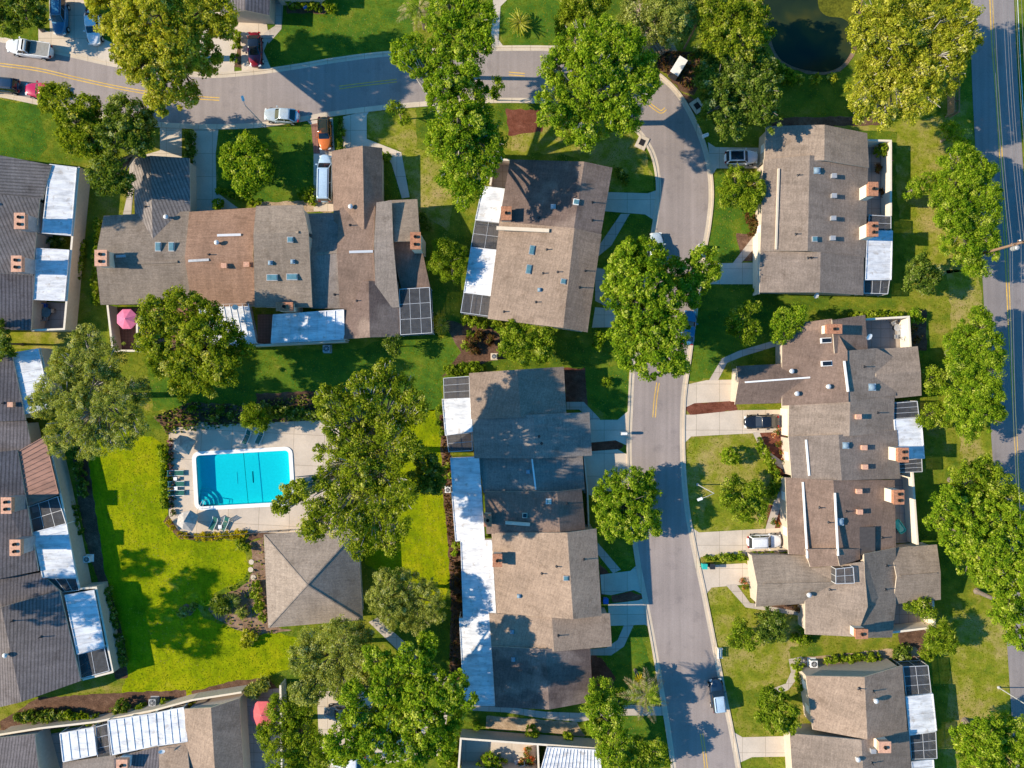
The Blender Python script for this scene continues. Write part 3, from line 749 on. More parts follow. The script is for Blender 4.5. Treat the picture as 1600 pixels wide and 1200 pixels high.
def garden_wall(pts, h, label, th=.2, mat='stucco', closed=False, name='garden_wall', cat='wall', group='stucco walls round the patios'):
    P = [W(*p, h) for p in pts]; n = len(P)
    mb = MB().mat(M[mat]); cp = MB()
    for i in range(n if closed else n-1):
        a, b = P[i], P[(i+1) % n]; d = (b-a).normalized()
        mb.bar(Vector((a.x, a.y, (h-.05)/2))-d*th*.45, Vector((b.x, b.y, (h-.05)/2))+d*th*.45, th-.002*i, h-.05-.004*i)
        cp.bar(Vector((a.x, a.y, h-.02))-d*th*.5, Vector((b.x, b.y, h-.02))+d*th*.5, th+.05-.002*i, .06-.004*i)
    base = Vector((P[0].x, P[0].y, 0)); root = thing(name, label, cat, base, group)
    mb.build('wall_body', None, root); cp.build('coping', M['stucco_lt'], root)
    return root
def windows_on(root, p0, p1, z, n, w=.9, h=1.0, out=.05):
    """windows on a wall line from p0 to p1 (world xy), facing left of the direction"""
    a, b = Vector((*p0, z)), Vector((*p1, z)); d = (b-a).normalized(); nn = Vector((d.y, -d.x, 0))
    rz = math.atan2(d.y, d.x)
    for i in range(n):
        c = lerp(a, b, (i+.5)/n)+nn*out
        f = MB().box(c, (w+.16, .08, h+.16), rz).build('window', M['white'], root)
        MB().box(c+nn*.03, (w, .06, h), rz).build('pane', M['carglass'], f)
def garage(root, p0, p1, z=0, w=4.6, h=2.1, out=.06):
    a, b = Vector((*p0, 0)), Vector((*p1, 0)); d = (b-a).normalized(); nn = Vector((d.y, -d.x, 0)); rz = math.atan2(d.y, d.x)
    c = lerp(a, b, .5)+nn*out; w = min(w, (b-a).length*.85)
    f = MB().box((c.x, c.y, h/2+.05), (w, .08, h), rz)
    for k in range(1, 4): f.box((c.x+nn.x*.03, c.y+nn.y*.03, h*k/4+.05), (w, .05, .03), rz)
    f.build('garage_door', M['stucco_lt'], root)

RT = {'taupe': roofmat('taupe_shingle', (.335,.268,.215), 85), 'tan': roofmat('tan_shingle', (.40,.30,.225), 75), 'tan2': roofmat('grey_tan_shingle', (.335,.27,.21), 0), 'brown': roofmat('red_brown_shingle', (.36,.225,.155), 0),
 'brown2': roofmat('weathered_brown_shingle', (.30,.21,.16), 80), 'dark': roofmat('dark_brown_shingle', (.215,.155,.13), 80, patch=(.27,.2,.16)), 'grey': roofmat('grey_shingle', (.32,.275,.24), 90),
 'tile': roofmat('ribbed_grey_tile', (.235,.215,.21), 0, tile=True), 'tile2': roofmat('ribbed_purple_tile', (.20,.18,.185), 90, tile=True), 'pav': roofmat('pavilion_shingle', (.36,.30,.25), 0),
 'tile3': roofmat('ribbed_grey_tile_b', (.28,.25,.235), -70, tile=True)}

# ---- A  far left terrace
A = bld('townhouse_row', 'grey-roofed terrace at the upper left edge with two white patio covers', 'building', 30, 380, 'terraced house blocks')
gable(A, (-70,235), (80,258), (66,312), (-80,306), 3.4, 3.0, 4.9, RT['tile'], .0+.45, hip0=0)
gable(A, (-80,302), (62,310), (50,430), (-90,425), 3.2, 3.2, 5.2, RT['tile3'], .45, win='R2')
gable(A, (-90,424), (54,428), (48,516), (-96,516), 3.1, 3.0, 5.0, RT['tile2'], .45)
chimney(A, 30, 345, 1.15, 1.8, 2.2, stack='grey'); chimney(A, 25, 412, 1.1, 1.8, 2.2, stack='grey')  # grey stacks: shade on their stucco sides is put into the colour
cover(A, [(66,364),(78,257),(120,262),(111,368)][0:4], 2.5, ribs=9)
cover(A, [(52,468),(57,388),(108,391),(101,470)], 2.5, ribs=7)
sheet_child(A, [(50,470),(100,472),(97,514),(48,513)], .05)
garden_wall([(123,262),(113,368),(100,514),(50,516)], 2.4, 'long tan wall beside the white patio covers of the upper left terrace')
# ---- B  left terrace
B = bld('townhouse_row', 'long slanting terrace at the left edge with a brown metal patio roof', 'building', 30, 850, 'terraced house blocks')
gable(B, (-110,575), (18,553), (40,657), (-90,660), 3.3, 3.1, 5.0, RT['tile2'], .4)
gable(B, (-90,659), (41,658), (50,700), (-70,724), 2.6, 2.6, 4.0, RT['tile2'], .4)
gable(B, (-70,712), (27,703), (60,892), (-60,912), 3.2, 3.2, 5.2, RT['tile2'], .4, win='R3')
gable(B, (-60,905), (62,895), (96,925), (-60,960), 2.7, 2.7, 4.2, RT['tile2'], .4)
gable(B, (-60,962), (93,923), (126,1064), (-30,1112), 3.2, 3.2, 5.4, RT['tile2'], .4, win='R2')
chimney(B, 9, 790, 1.1, 1.8, 2.3, stack='grey'); chimney(B, 23, 856, 1.15, 1.8, 2.3, stack='grey')  # both stacks coloured grey for the shaded side of pale stucco
cover(B, [(35,648),(18,552),(60,545),(80,636)], 2.5, ribs=6)
cover(B, [(43,790),(25,708),(70,682),(92,772)], 2.7, 'cover_br', ribs=12)
screen(B, [(45,792),(90,776),(103,818),(52,832)], 2.5, 3, 2)
cover(B, [(67,902),(52,832),(104,818),(119,902)], 2.5, ribs=8)
screen(B, [(70,904),(119,904),(124,922),(92,926)], 2.4, 3, 1)
cover(B, [(121,1022),(102,930),(147,922),(163,1010)], 2.6, ribs=7)
screen(B, [(122,1023),(163,1012),(171,1048),(127,1060)], 2.5, 2, 1)
garden_wall([(62,545),(86,640)], 2.3, 'short tan wall beside the topmost white cover of the left terrace')
garden_wall([(74,682),(95,775),(110,850),(124,920),(150,918),(168,1010),(176,1050),(130,1062)], 2.4, 'long stepped tan wall between the left terrace and the pool lawn')
for p in ((20,632,'box'),(64,995,'pipe'),(20,970,'pipe'),(12,1022,'turbine'),(6,630,'pipe')): vent(B, *p)
# ---- C  big block above the pool
C_ = bld('townhouse_row', 'widest block, brown and grey roofs with two garage wings reaching the upper street', 'building', 400, 400, 'terraced house blocks')
gable(C_, (157,476), (162,337), (296,330), (300,474), 2.9, 2.9, 5.0, RT['tan2'], .53)
gable(C_, (300,480), (296,331), (402,324), (402,478), 2.95, 3.0, 5.35, RT['brown'], .52)
shed(C_, [(398,480),(396,366),(482,362),(488,480)], [3.6,6.2,6.2,3.6], RT['tan2'])
shed(C_, [(396,366),(400,322),(473,320),(482,362)], [6.2,5.5,5.5,6.2], RT['tan2'])
shed(C_, [(482,398),(486,482),(540,482),(532,396)][::1], [4.2,2.6,2.6,4.2], RT['grey'])
shed(C_, [(482,398),(532,396),(532,332),(474,334)], [4.2,4.2,2.3,2.3], RT['grey'])
gable(C_, (531,482), (530,325), (586,316), (588,482), 3.1, 3.1, 5.0, RT['brown2'], .55)
gable(C_, (587,482), (588,316), (612,313), (624,480), 3.1, 3.9, 5.3, RT['grey'], .62)
gable(C_, (640,450), (600,313), (652,311), (656,380), 2.9, 2.9, 4.4, RT['brown2'], .5) if False else None
shed(C_, [(606,378),(606,313),(652,311),(656,376)], [4.6,3.0,2.8,4.3], RT['tan2'])
shed(C_, [(610,380),(656,374),(672,449),(628,455)], [3.0,2.8,2.3,2.3], RT['brown2'])
gable(C_, (537,530), (626,526), (622,440), (537,442), 2.7, 2.8, 4.6, RT['dark'], .46, ridge=None)
a1 = gable(C_, (208,248), (296,247), (298,382), (212,380), 2.7, 2.6, 4.3, RT['tile3'], .31)
a2 = gable(C_, (518,236), (597,231), (598,362), (522,360), 2.7, 2.7, 4.5, RT['brown2'], .62)
for g in (a1, a2): garage(C_, (g[1].x-.35, g[1].y-.32), (g[0].x+.35, g[0].y-.32))
chimney(C_, 157, 403, 1.3, 1.8, 1.8); chimney(C_, 649, 376, 1.1, 1.9, 1.6, cap='brick'); chimney(C_, 444, 479, 1.9, .9, 1.5, cap='brick')
for x, y in ((248,386),(269,386)): skylight(C_, x, y, .55, 1.0)
for x, y in ((426,434),(457,433)): skylight(C_, x, y, 1.2, .65)
skylight(C_, 454, 375, .55, .55)
for x, y, k in ((352,416,'box'),(387,414,'box'),(341,380,'turbine'),(327,398,'pipe'),(423,411,'dome'),(458,409,'dome'),(549,324,'turbine'),(547,352,'pipe'),(262,340,'turbine'),(228,323,'pipe'),(523,460,'pipe'),(558,470,'pipe')): vent(C_, x, y, k, .55)
for (x0, y0), (x1, y1), m_ in (((182,401),(197,400),'grey'),((216,411),(278,409),'tan2'),((295,408),(327,406),'grey'),((340,368),(377,367),'alu'),((406,366),(467,363),'tan2'),((493,397),(527,394),'tan2'),((546,394),(583,393),'alu')):
    p, q = seat(C_, x0, y0), seat(C_, x1, y1); trimmb(C_).mat(RT[m_] if m_ in RT and m_ != 'grey' else M[m_]).bar(p+Vector((0,0,.08)), q+Vector((0,0,.08)), .3, .14)
screen(C_, [(533,382),(533,358),(573,356),(574,381)], 3.4, 2, 1, floor=None)
screen(C_, [(626,523),(624,452),(671,449),(675,520)], 2.9, 3, 3)
cover(C_, [(427,492),(537,484),(538,530),(424,536)], 2.6, ribs=8, along=0)
sheet_child(C_, [(398,490),(426,490),(424,536),(398,538)], .05, 'pavers')
sheet_child(C_, [(172,480),(300,480),(300,545),(175,550)], .05, 'pavers')
cover(C_, [(310,476),(388,474),(400,536),(322,542)], 2.6, ribs=8, along=0)
garden_wall([(168,478),(176,548),(214,548),(214,500)], 2.0, 'stucco wall round the patio with the pink umbrella')
garden_wall([(396,540),(538,533),(672,524),(676,450)][0:2], 2.0, 'low wall behind the blue-shaded patio roof of the widest block')
dish(C_, 371, 481, 3.2)
# ---- D
D = bld('townhouse_row', 'two-tone house in the upper centre, half dark brown roof and half tan', 'building', 850, 380, 'terraced house blocks')
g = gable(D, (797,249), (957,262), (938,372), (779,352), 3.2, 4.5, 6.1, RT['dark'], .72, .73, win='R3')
g = gable(D, (781,346), (940,366), (918,519), (762,498), 3.25, 4.6, 6.15, RT['tan'], .73, .755, win='R3')
chimney(D, 791, 333, 1.1, 1.5, 1.5, cap='brick')
p, q = seat(D, 776, 357), seat(D, 858, 361); trimmb(D).mat(M['fascia']).bar(p+Vector((0,0,.15)), q+Vector((0,0,.15)), .45, .3)
skylight(D, 831, 391, .5, 1.0, -10); skylight(D, 826, 421, .5, 1.0, -10); skylight(D, 880, 440, .5, .5, -10); skylight(D, 900, 316, .55, .55, -10, frame='white')
for x, y, k in ((855,390,'pipe'),(849,427,'pipe'),(843,453,'dome'),(838,472,'pipe'),(864,324,'box'),(872,425,'pipe'),(925,316,'pipe'),(925,344,'pipe'),(914,423,'pipe'),(905,449,'pipe'),(842,340,'pipe'),(788,487,'pipe')): vent(D, x, y, k, .5)
cover(D, [(784,348),(793,296),(754,291),(743,343)], 2.5, ribs=6)
screen(D, [(784,349),(743,344),(736,386),(778,391)], 2.5, 2, 2)
cover(D, [(768,462),(777,391),(736,387),(725,457)], 2.5, ribs=7)
screen(D, [(768,463),(725,457),(720,488),(764,494)], 2.5, 3, 1)
sheet_child(D, [(772,250),(797,252),(793,290),(768,288)], .05, 'patio')
garden_wall([(795,250),(772,248),(766,288)], 1.9, 'wall round the small dark patio above the two-tone house')
dish(D, 782, 252, 2.2); dish(D, 855, 515, 2.0, .3)
# ---- E
E = bld('townhouse_row', 'central terrace with stepped brown roofs and a long strip of white patio covers', 'building', 830, 840, 'terraced house blocks')
gable(E, (733,583), (881,573), (885,648), (736,655), 3.1, 3.6, 5.2, RT['tan'], .51, .52, win='R2')
gable(E, (737,650), (921,644), (925,712), (741,716), 3.0, 3.0, 5.6, RT['grey'], .52, .53)
gable(E, (748,713), (910,709), (914,766), (755,770), 2.7, 2.7, 4.3, RT['grey'], .51, .52, ridge='white')
gable(E, (757,768), (909,764), (915,830), (760,834), 3.2, 3.6, 5.7, RT['brown2'], .745, .745)
gable(E, (768,833), (932,826), (940,962), (776,958), 3.3, 4.4, 6.3, RT['tan'], .72, .73, win='R3')
gable(E, (764,958), (953,958), (956,1010), (768,1012), 3.0, 3.2, 5.3, RT['tan'], .52)
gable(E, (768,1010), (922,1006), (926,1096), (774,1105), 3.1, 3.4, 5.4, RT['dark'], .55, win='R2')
chimney(E, 762, 813, .8, 1.4, 1.3, cap='brick'); chimney(E, 777, 876, 1.0, 1.4, 1.6, cap='brick')
p, q = seat(E, 790, 816), seat(E, 828, 819); trimmb(E).mat(M['fascia']).bar(p+Vector((0,0,.15)), q+Vector((0,0,.15)), .4, .3)
skylight(E, 857, 783, .5, .5, frame='white'); skylight(E, 820, 805, .45, .45, frame='fascia', m='carglass'); skylight(E, 884, 903, .45, .45)
for x, y, k in ((847,896,'pipe'),(811,931,'dome'),(842,682,'pipe'),(846,693,'pipe'),(825,737,'dome'),(886,787,'pipe'),(912,874,'pipe'),(870,885,'pipe'),(872,993,'pipe'),(800,987,'dome'),(802,1030,'dome')): vent(E, x, y, k, .5)
screen(E, [(734,622),(733,588),(693,591),(694,624)], 2.6, 3, 1)
cover(E, [(738,674),(735,622),(691,624),(696,680)], 2.6, ribs=6)
screen(E, [(738,704),(737,676),(698,680),(701,706)], 2.4, 2, 1)
cover(E, [(752,768),(748,714),(704,716),(708,769)], 2.5, ribs=5)
cover(E, [(757,843),(752,768),(706,770),(712,845)], 2.5, ribs=6)
cover(E, [(775,963),(768,844),(720,846),(724,965)], 2.6, ribs=8)
cover(E, [(773,1102),(765,964),(718,966),(725,1101)], 2.5, ribs=9)
garden_wall([(912,706),(918,766),(921,850)], 1.8, 'thin white-topped wall along the deep-shaded driveway of the central terrace', th=.12)
# ---- F
F = bld('townhouse_row', 'tan-roofed house in the upper right with a white ridge strip and two brick-topped chimneys', 'building', 1270, 330, 'terraced house blocks')
gable(F, (1197,197), (1355,208), (1358,262), (1194,252), 3.2, 3.4, 5.8, RT['taupe'], .575, .57, win='L1')
gable(F, (1193,249), (1357,250), (1352,402), (1188,392), 3.15, 3.1, 5.7, RT['taupe'], .44, .45, win='L2R2')
gable(F, (1188,392), (1350,402), (1349,461), (1187,457), 3.0, 3.2, 5.2, RT['taupe'], .58, .58)
p, q = seat(F, 1216, 264), seat(F, 1212, 390); trimmb(F).mat(M['fascia']).bar(p+Vector((0,0,.12)), q+Vector((0,0,.08)), .22, .26)
chimney(F, 1365, 295, 1.0, 1.5, 2.6, stack='stucco_lt', cap='brick'); chimney(F, 1365, 358, 1.0, 1.6, 2.6, stack='stucco_lt', cap='brick')
for x, y in ((1301,276),(1301,307),(1300,342),(1299,373)): vent(F, x, y, 'box', .5)
skylight(F, 1272, 374, .5, .5); vent(F, 1276, 267, 'dome', .8)
for x, y, k in ((1247,274,'pipe'),(1244,366,'pipe'),(1263,403,'pipe'),(1268,403,'pipe')): vent(F, x, y, k)
screen(F, [(1357,360),(1358,336),(1392,338),(1392,361)], 2.5, 2, 1)
cover(F, [(1352,437),(1355,362),(1394,361),(1392,437)], 2.6, ribs=7)
screen(F, [(1350,438),(1390,437),(1387,459),(1350,458)], 2.4, 3, 1)
sheet_child(F, [(1357,220),(1388,222),(1388,336),(1358,336)], .05, 'patio')
garden_wall([(1357,219),(1392,220),(1392,336)], 2.2, 'pale wall beside the round bush on the right of the upper right house', mat='stucco_lt')
garden_wall([(1186,364),(1186,458)], 2.0, 'low pale wall beside the front path of the upper right house', mat='stucco_lt')
dish(F, 1272, 463, .9)
# ---- G
G = bld('townhouse_row', 'long terrace right of the street with white roof strips and hipped wings', 'building', 1320, 740, 'terraced house blocks')
gable(G, (1148,632), (1151,572), (1270,566), (1280,628), 2.7, 2.7, 4.2, RT['brown2'], .57, .62, ridge='white')
shed(G, [(1222,522),(1302,508),(1324,548),(1326,628),(1222,634)], [3.0,4.2,4.9,4.9,3.0], RT['brown2'])
shed(G, [(1300,500),(1352,492),(1356,548),(1304,552)], [4.7,3.3,3.3,4.7], RT['brown2'])
shed(G, [(1222,522),(1236,506),(1300,498),(1302,512)], [3.0,3.0,4.2,4.3], RT['brown2'], wall=None)
shed(G, [(1322,548),(1370,544),(1400,560),(1400,618),(1326,624)], [4.8,3.7,3.2,3.2,4.8], RT['taupe'])
gable(G, (1362,626), (1362,546), (1434,541), (1440,618), 2.9, 2.9, 4.5, RT['taupe'], .5, hip1=.08)
tb = trimmb(G).mat(M['white'])
for (x0, y0), (x1, y1), h in (((1319,564),(1325,612),5.0),): tb.bar(W(x0,y0,h), W(x1,y1,h), .2, .25)
gable(G, (1233,627), (1398,613), (1396,676), (1232,684), 3.2, 3.0, 5.5, RT['taupe'], .58)
gable(G, (1232,682), (1402,672), (1407,748), (1237,748), 3.3, 3.1, 5.4, RT['taupe'], .46, win='L1')
gable(G, (1227,746), (1398,750), (1400,862), (1232,866), 3.1, 3.0, 5.6, RT['brown2'], .44, .45, win='L2')
shed(G, [(1258,858),(1306,858),(1312,884),(1266,886)], [4.3,5.4,5.2,4.2], RT['brown2']); shed(G, [(1306,858),(1344,858),(1344,874),(1312,884)], [5.45,4.2,4.1,5.3], RT['brown2'])
for (x0, y0), (x1, y1) in (((1259,687),(1264,743)),((1254,753),(1261,872)),((1304,770),(1309,868))):
    p, q = seat(G, x0, y0), seat(G, x1, y1); tb.bar(p+Vector((0,0,.06)), q+Vector((0,0,.06)), .2, .2)
p = seat(G, 1354, 845); MB().box(p+Vector((0,0,.0)), (1.95, 3.5, .4)).build('roof_shadow_box', M['bronze'], G)  # dark box put in for the shadow beside the roof step
gable(G, (1181,948), (1174,867), (1300,868), (1312,940), 2.8, 2.8, 4.7, RT['tan2'], .42, .4, ridge=RT['tan2'])
shed(G, [(1258,944),(1256,890),(1350,878),(1356,948),(1338,995),(1258,991)], [3.0,3.2,4.8,4.9,4.7,2.9], RT['taupe'])
shed(G, [(1350,866),(1400,856),(1400,944),(1394,996),(1338,997),(1353,945)], [4.85,3.2,3.1,3.0,4.7,4.85], RT['tan2'])
gable(G, (1396,944), (1392,857), (1464,851), (1470,937), 2.8, 2.8, 4.4, RT['tan2'], .49, hip1=.07, ridge=RT['tan2'])
chimney(G, 1304, 514, 1.7, 1.0, 1.5, cap='brick'); chimney(G, 1412, 711, 1.1, 1.6, 2.5, cap='brick'); chimney(G, 1405, 777, 1.1, 1.6, 2.5, cap='brick'); chimney(G, 1347, 991, 1.3, 1.0, 1.5, cap='brick')
skylight(G, 1290, 532, 1.1, .5, 3, 'carglass', 'white'); skylight(G, 1291, 568, 1.1, .5, 3, 'carglass', 'white')
for x, y in ((1339,651),(1348,699),(1349,729),(1340,767),(1341,799)): vent(G, x, y, 'box', .55)
vent(G, 1321, 696, 'dome', .8); vent(G, 1312, 815, 'dome', .9); vent(G, 1362, 605, 'dome', .9)
for x, y, k in ((1292,604,'turbine'),(1243,615,'turbine'),(1235,580,'turbine'),(1350,573,'pipe'),(1371,645,'pipe'),(1322,799,'pipe'),(1281,793,'pipe'),(1295,816,'pipe'),(1378,840,'pipe'),(1262,928,'turbine'),(1385,884,'pipe'),(1383,921,'pipe'),(1297,921,'pipe')): vent(G, x, y, k)
dish(G, 1354, 527, 4.4, .42)
screen(G, [(1397,654),(1396,630),(1433,627),(1436,652)], 2.7, 3, 1)
cover(G, [(1402,716),(1397,656),(1439,653),(1444,716)], 2.7, ribs=6)
screen(G, [(1406,738),(1405,720),(1440,716),(1441,737)], 2.5, 3, 1)
screen(G, [(1306,912),(1306,889),(1333,886),(1335,911)], 5.15, 2, 2, floor=None)
sheet_child(G, [(1354,500),(1420,497),(1421,544),(1356,545)], .05, 'patio')
sheet_child(G, [(1398,742),(1428,742),(1434,850),(1400,852)], .05, 'patio')
sheet_child(G, [(1394,945),(1458,942),(1460,982),(1396,988)], .05, 'patio')
garden_wall([(1354,499),(1420,495),(1423,543)], 2.2, 'white wall round the square patio with the grill at the back of the terrace', mat='stucco_lt')
garden_wall([(1426,739),(1434,850)], 2.3, 'straight pale wall beside the patio with the teal tub', mat='stucco_lt')
garden_wall([(1396,988),(1461,980),(1458,940)], 2.1, 'pale wall round the leafy corner patio', mat='stucco_lt')
garden_wall([(1232,640),(1232,680)], 2.4, 'short pale wall at the inner end of the driveway with the black car', mat='stucco_lt')
# ---- H
H = bld('townhouse_row', 'tan-roofed house at the lower right with screened enclosures on its right', 'building', 1330, 1130, 'terraced house blocks')
gable(H, (1259,1056), (1410,1040), (1418,1146), (1270,1140), 3.2, 3.4, 6.2, RT['tan'], .6, .58, win='L2')
gable(H, (1234,1146), (1420,1142), (1426,1240), (1240,1240), 3.0, 3.1, 5.9, RT['taupe'], .6)
chimney(H, 1383, 1168, 1.3, 1.2, 1.6, cap='brick_lt')
for x, y, k in ((1342,1076,'pipe'),(1364,1080,'pipe'),(1366,1093,'turbine'),(1338,1184,'turbine'),(1362,1171,'box'),(1362,1192,'pipe')): vent(H, x, y, k, .5)
screen(H, [(1416,1087),(1411,1042),(1450,1040),(1455,1083)], 2.6, 3, 2)
cover(H, [(1421,1148),(1415,1089),(1457,1084),(1463,1141)], 2.7, ribs=6)
screen(H, [(1424,1186),(1421,1149),(1462,1143),(1464,1185)], 2.6, 3, 2)
cover(H, [(1428,1240),(1424,1190),(1458,1187),(1462,1240)], 2.6, ribs=5)
# ---- I
I = bld('townhouse_row', 'terrace along the lower left edge with mottled white patio covers', 'building', 200, 1170, 'terraced house blocks')
gable(I, (292,1165), (290,1108), (372,1092), (384,1150), 3.0, 3.0, 4.9, RT['tan'], .5) if False else None
gable(I, (288,1108), (374,1091), (384,1260), (296,1260), 3.0, 3.0, 4.9, RT['tan'], .47, .5, hip1=0)
shed(I, [(248,1168),(292,1160),(300,1250),(250,1250)], [2.9,2.9,4.2,4.2], RT['tan'])
shed(I, [(178,1185),(248,1166),(252,1250),(180,1250)], [2.7,2.7,4.3,4.3], RT['tile2'])
shed(I, [(-60,1160),(54,1147),(66,1250),(-60,1250)], [3.0,3.0,4.5,4.5], RT['tile2'])
shed(I, [(98,1192),(180,1180),(182,1250),(98,1250)], [2.6,2.6,4.0,4.0], RT['grey'])
chimney(I, 190, 1196, 1.2, 1.2, 1.3, cap='brick_lt', stack='white')
cover(I, [(247,1165),(293,1158),(287,1105),(243,1114)][::-1][2:]+[(247,1165),(293,1158),(287,1105),(243,1114)][::-1][:2], 2.7, ribs=4)
cover(I, [(247,1164),(176,1179),(169,1126),(242,1114)], 2.6, ribs=6)
screen(I, [(173,1182),(153,1186),(150,1136),(168,1131)], 2.4, 1, 3)
cover(I, [(151,1179),(99,1190),(94,1146),(146,1136)], 2.5, ribs=4)
sheet_child(I, [(60,1155),(98,1148),(100,1230),(64,1230)], .05)
garden_wall([(0,1148),(62,1138),(150,1128),(240,1110),(300,1094),(376,1082)], 2.0, 'long low wall behind the patios of the lower left terrace')
garden_wall([(438,1072),(440,1220)], 2.0, 'tan wall on the right of the patio with the coral umbrella')
dish(I, 257, 1170, 3.2)
# ---- pavilion
P_ = bld('pool_pavilion', 'square pavilion with a grey pyramid roof below the swimming pool', 'pavilion', 490, 905)
a, b, c, d = W(412,835,2.9), W(559,826,2.9), W(567,969,2.9), W(419,981,2.9); ap = W(480,914,5.6)
roof_from(P_, [[a,b,ap],[b,c,ap],[c,d,ap],[d,a,ap]], RT['pav'], [a,b,c,d])
tb = trimmb(P_).mat(RT['pav'])
for q in (a, b, c, d): tb.bar(lerp(q, ap, .02)+Vector((0,0,.02)), lerp(q, ap, .99)+Vector((0,0,.0)), .16, .04)
base = shrink([a, b, c, d], .9); wb = MB()
for q in base: wb.box((q.x, q.y, 1.35), (.35, .35, 2.7))
wb.build('column', M['stucco'], P_)
q = shrink([a, b, c, d], 2.6)
MB().prism([Vector((p.x, p.y, 2.6)) for p in q], [Vector((p.x, p.y, 0)) for p in q]).build('storage_room', M['stucco'], P_)
fl = shrink([a, b, c, d], .5); MB().prism([Vector((p.x, p.y, .1)) for p in fl], [Vector((p.x, p.y, 0)) for p in fl]).build('floor_slab', M['deck'], P_)
# ---- bottom centre patios and the house at the very top
K = bld('townhouse_row', 'house at the bottom edge, ribbed patio cover beside a walled garden', 'building', 830, 1215, 'terraced house blocks')
shed(K, [(715,1206),(940,1214),(940,1300),(715,1300)], [3.2,3.2,5,5], RT['tan'])
cover(K, [(842,1215),(940,1222),(938,1172),(855,1167)], 2.5, ribs=16)
sheet_child(K, [(720,1148),(838,1155),(838,1205),(720,1205)], .05, 'concrete')
garden_wall([(716,1210),(720,1154),(840,1163),(842,1210)], 2.3, 'tan wall round the walled garden with a white bench at the bottom edge')
garden_wall([(842,1163),(938,1170)], 2.3, 'tan wall behind the ribbed patio cover at the bottom edge')
T = bld('townhouse_row', 'house at the top edge above the dark red car', 'building', 390, -20, 'terraced house blocks')
gable(T, (340,-90), (426,-90), (421,24), (345,20), 2.8, 2.8, 4.2, RT['tile2'], .5)
gable(T, (426,-90), (505,-90), (502,-6), (424,-8), 2.9, 2.9, 4.4, RT['tile2'], .5)
T2 = bld('townhouse_row', 'house just beyond the top left edge whose eave shows behind the blue car', 'building', 60, -60, 'terraced house blocks')
gable(T2, (20,-140), (150,-140), (150,-22), (20,-22), 2.8, 2.8, 4.2, RT['tile2'], .5)
finish_buildings()
# ------------------------------------------------------------------ vegetation
rng = np.random.default_rng(11)
def leaf_mesh(name, lobes, mat, size=.26, dens=60, rc=.55, flat=.35, parent=None, loc=None, fill=.35, spiky=False):
    """lobes: (x,y,z,rx,rz). Leaf clumps spread through the lobes; dens = leaves per square metre of lobe shell"""
    C_s = []; 
    Lb = np.array(lobes, float)
    for x, y, z, rx, rz in lobes:
        nC = max(6, int(4*math.pi*((rx*rx+rx*rz*2)/3)/(rc*rc*3.3)))
        d = rng.normal(size=(nC, 3)); d /= np.linalg.norm(d, axis=1)[:, None]
        low = d[:, 2] < -.35; d[low, 2] *= -1*(rng.random(low.sum()) < .75)*2+1
        rr = 1-fill*rng.random(nC)**1.5+rng.normal(0, .06, nC)
        P = np.stack([x+d[:, 0]*rx*rr, y+d[:, 1]*rx*rr, z+d[:, 2]*rz*rr], 1)
        C_s.append(P)
    Cc = np.concatenate(C_s)
    keep = np.ones(len(Cc), bool)
    for x, y, z, rx, rz in lobes:   # drop clumps buried deep inside another lobe
        q = ((Cc[:, 0]-x)/rx)**2+((Cc[:, 1]-y)/rx)**2+((Cc[:, 2]-z)/rz)**2
        keep &= ~((q < .36) & (rng.random(len(Cc)) < .7))
    Cc = Cc[keep & (Cc[:, 2] > .15)]
    area = sum(4*math.pi*(rx*rx+2*rx*rz)/3 for _, _, _, rx, rz in lobes)
    per = max(3, int(dens*area/max(1, len(Cc))))
    N = len(Cc)*per
    cid = np.repeat(np.arange(len(Cc)), per)
    rcl = rc*(.6+.8*rng.random(len(Cc)))
    off = rng.normal(size=(N, 3)); off /= np.linalg.norm(off, axis=1)[:, None]; off *= (rng.random(N)**.45)[:, None]
    o2 = off*rcl[cid][:, None]; o2[:, 2] *= .7
    P = Cc[cid]+o2; P[:, 2] = np.maximum(P[:, 2], .06)
    nrm = off*1.0+rng.normal(size=(N, 3))*.55+np.array([0, 0, flat]); nrm /= np.linalg.norm(nrm, axis=1)[:, None]
    a = rng.normal(size=(N, 3)); u = np.cross(nrm, a); u /= np.linalg.norm(u, axis=1)[:, None]; v = np.cross(nrm, u)
    s = size*(.55+.9*rng.random(N))
    if spiky: su, sv = s*1.9, s*.28
    else: su, sv = s*.72, s*.44
    U = u*su[:, None]; V = v*sv[:, None]
    verts = np.stack([P-U, P-V*.9+U*.15, P+U, P+V*.9+U*.15], 1).reshape(-1, 3)
    tone = .46+.2*rng.normal(size=len(Cc))
    col = np.clip(tone[cid]+.15*rng.normal(size=N), 0, 1)
    return quads(name, verts, col, mat, parent, loc)
def quads(name, verts, col, mat, parent=None, loc=None):
    o0 = ORG[parent.name] if parent is not None else Vector(loc)
    verts = verts-np.array(o0); N = len(verts)//4
    me = bpy.data.meshes.new(name); me.vertices.add(4*N); me.vertices.foreach_set('co', verts.astype(np.float32).ravel())
    me.loops.add(4*N); me.loops.foreach_set('vertex_index', np.arange(4*N, dtype=np.int32))
    me.polygons.add(N); me.polygons.foreach_set('loop_start', np.arange(0, 4*N, 4, dtype=np.int32))
    me.update(calc_edges=True)
    at = me.attributes.new('leaf', 'FLOAT', 'FACE'); at.data.foreach_set('value', col.astype(np.float32))
    me.materials.append(mat); o = bpy.data.objects.new(name, me); link(o, parent)
    if parent is None: o.location = o0
    ORG[o.name] = Vector(o0); return o
NLEAF = [0]
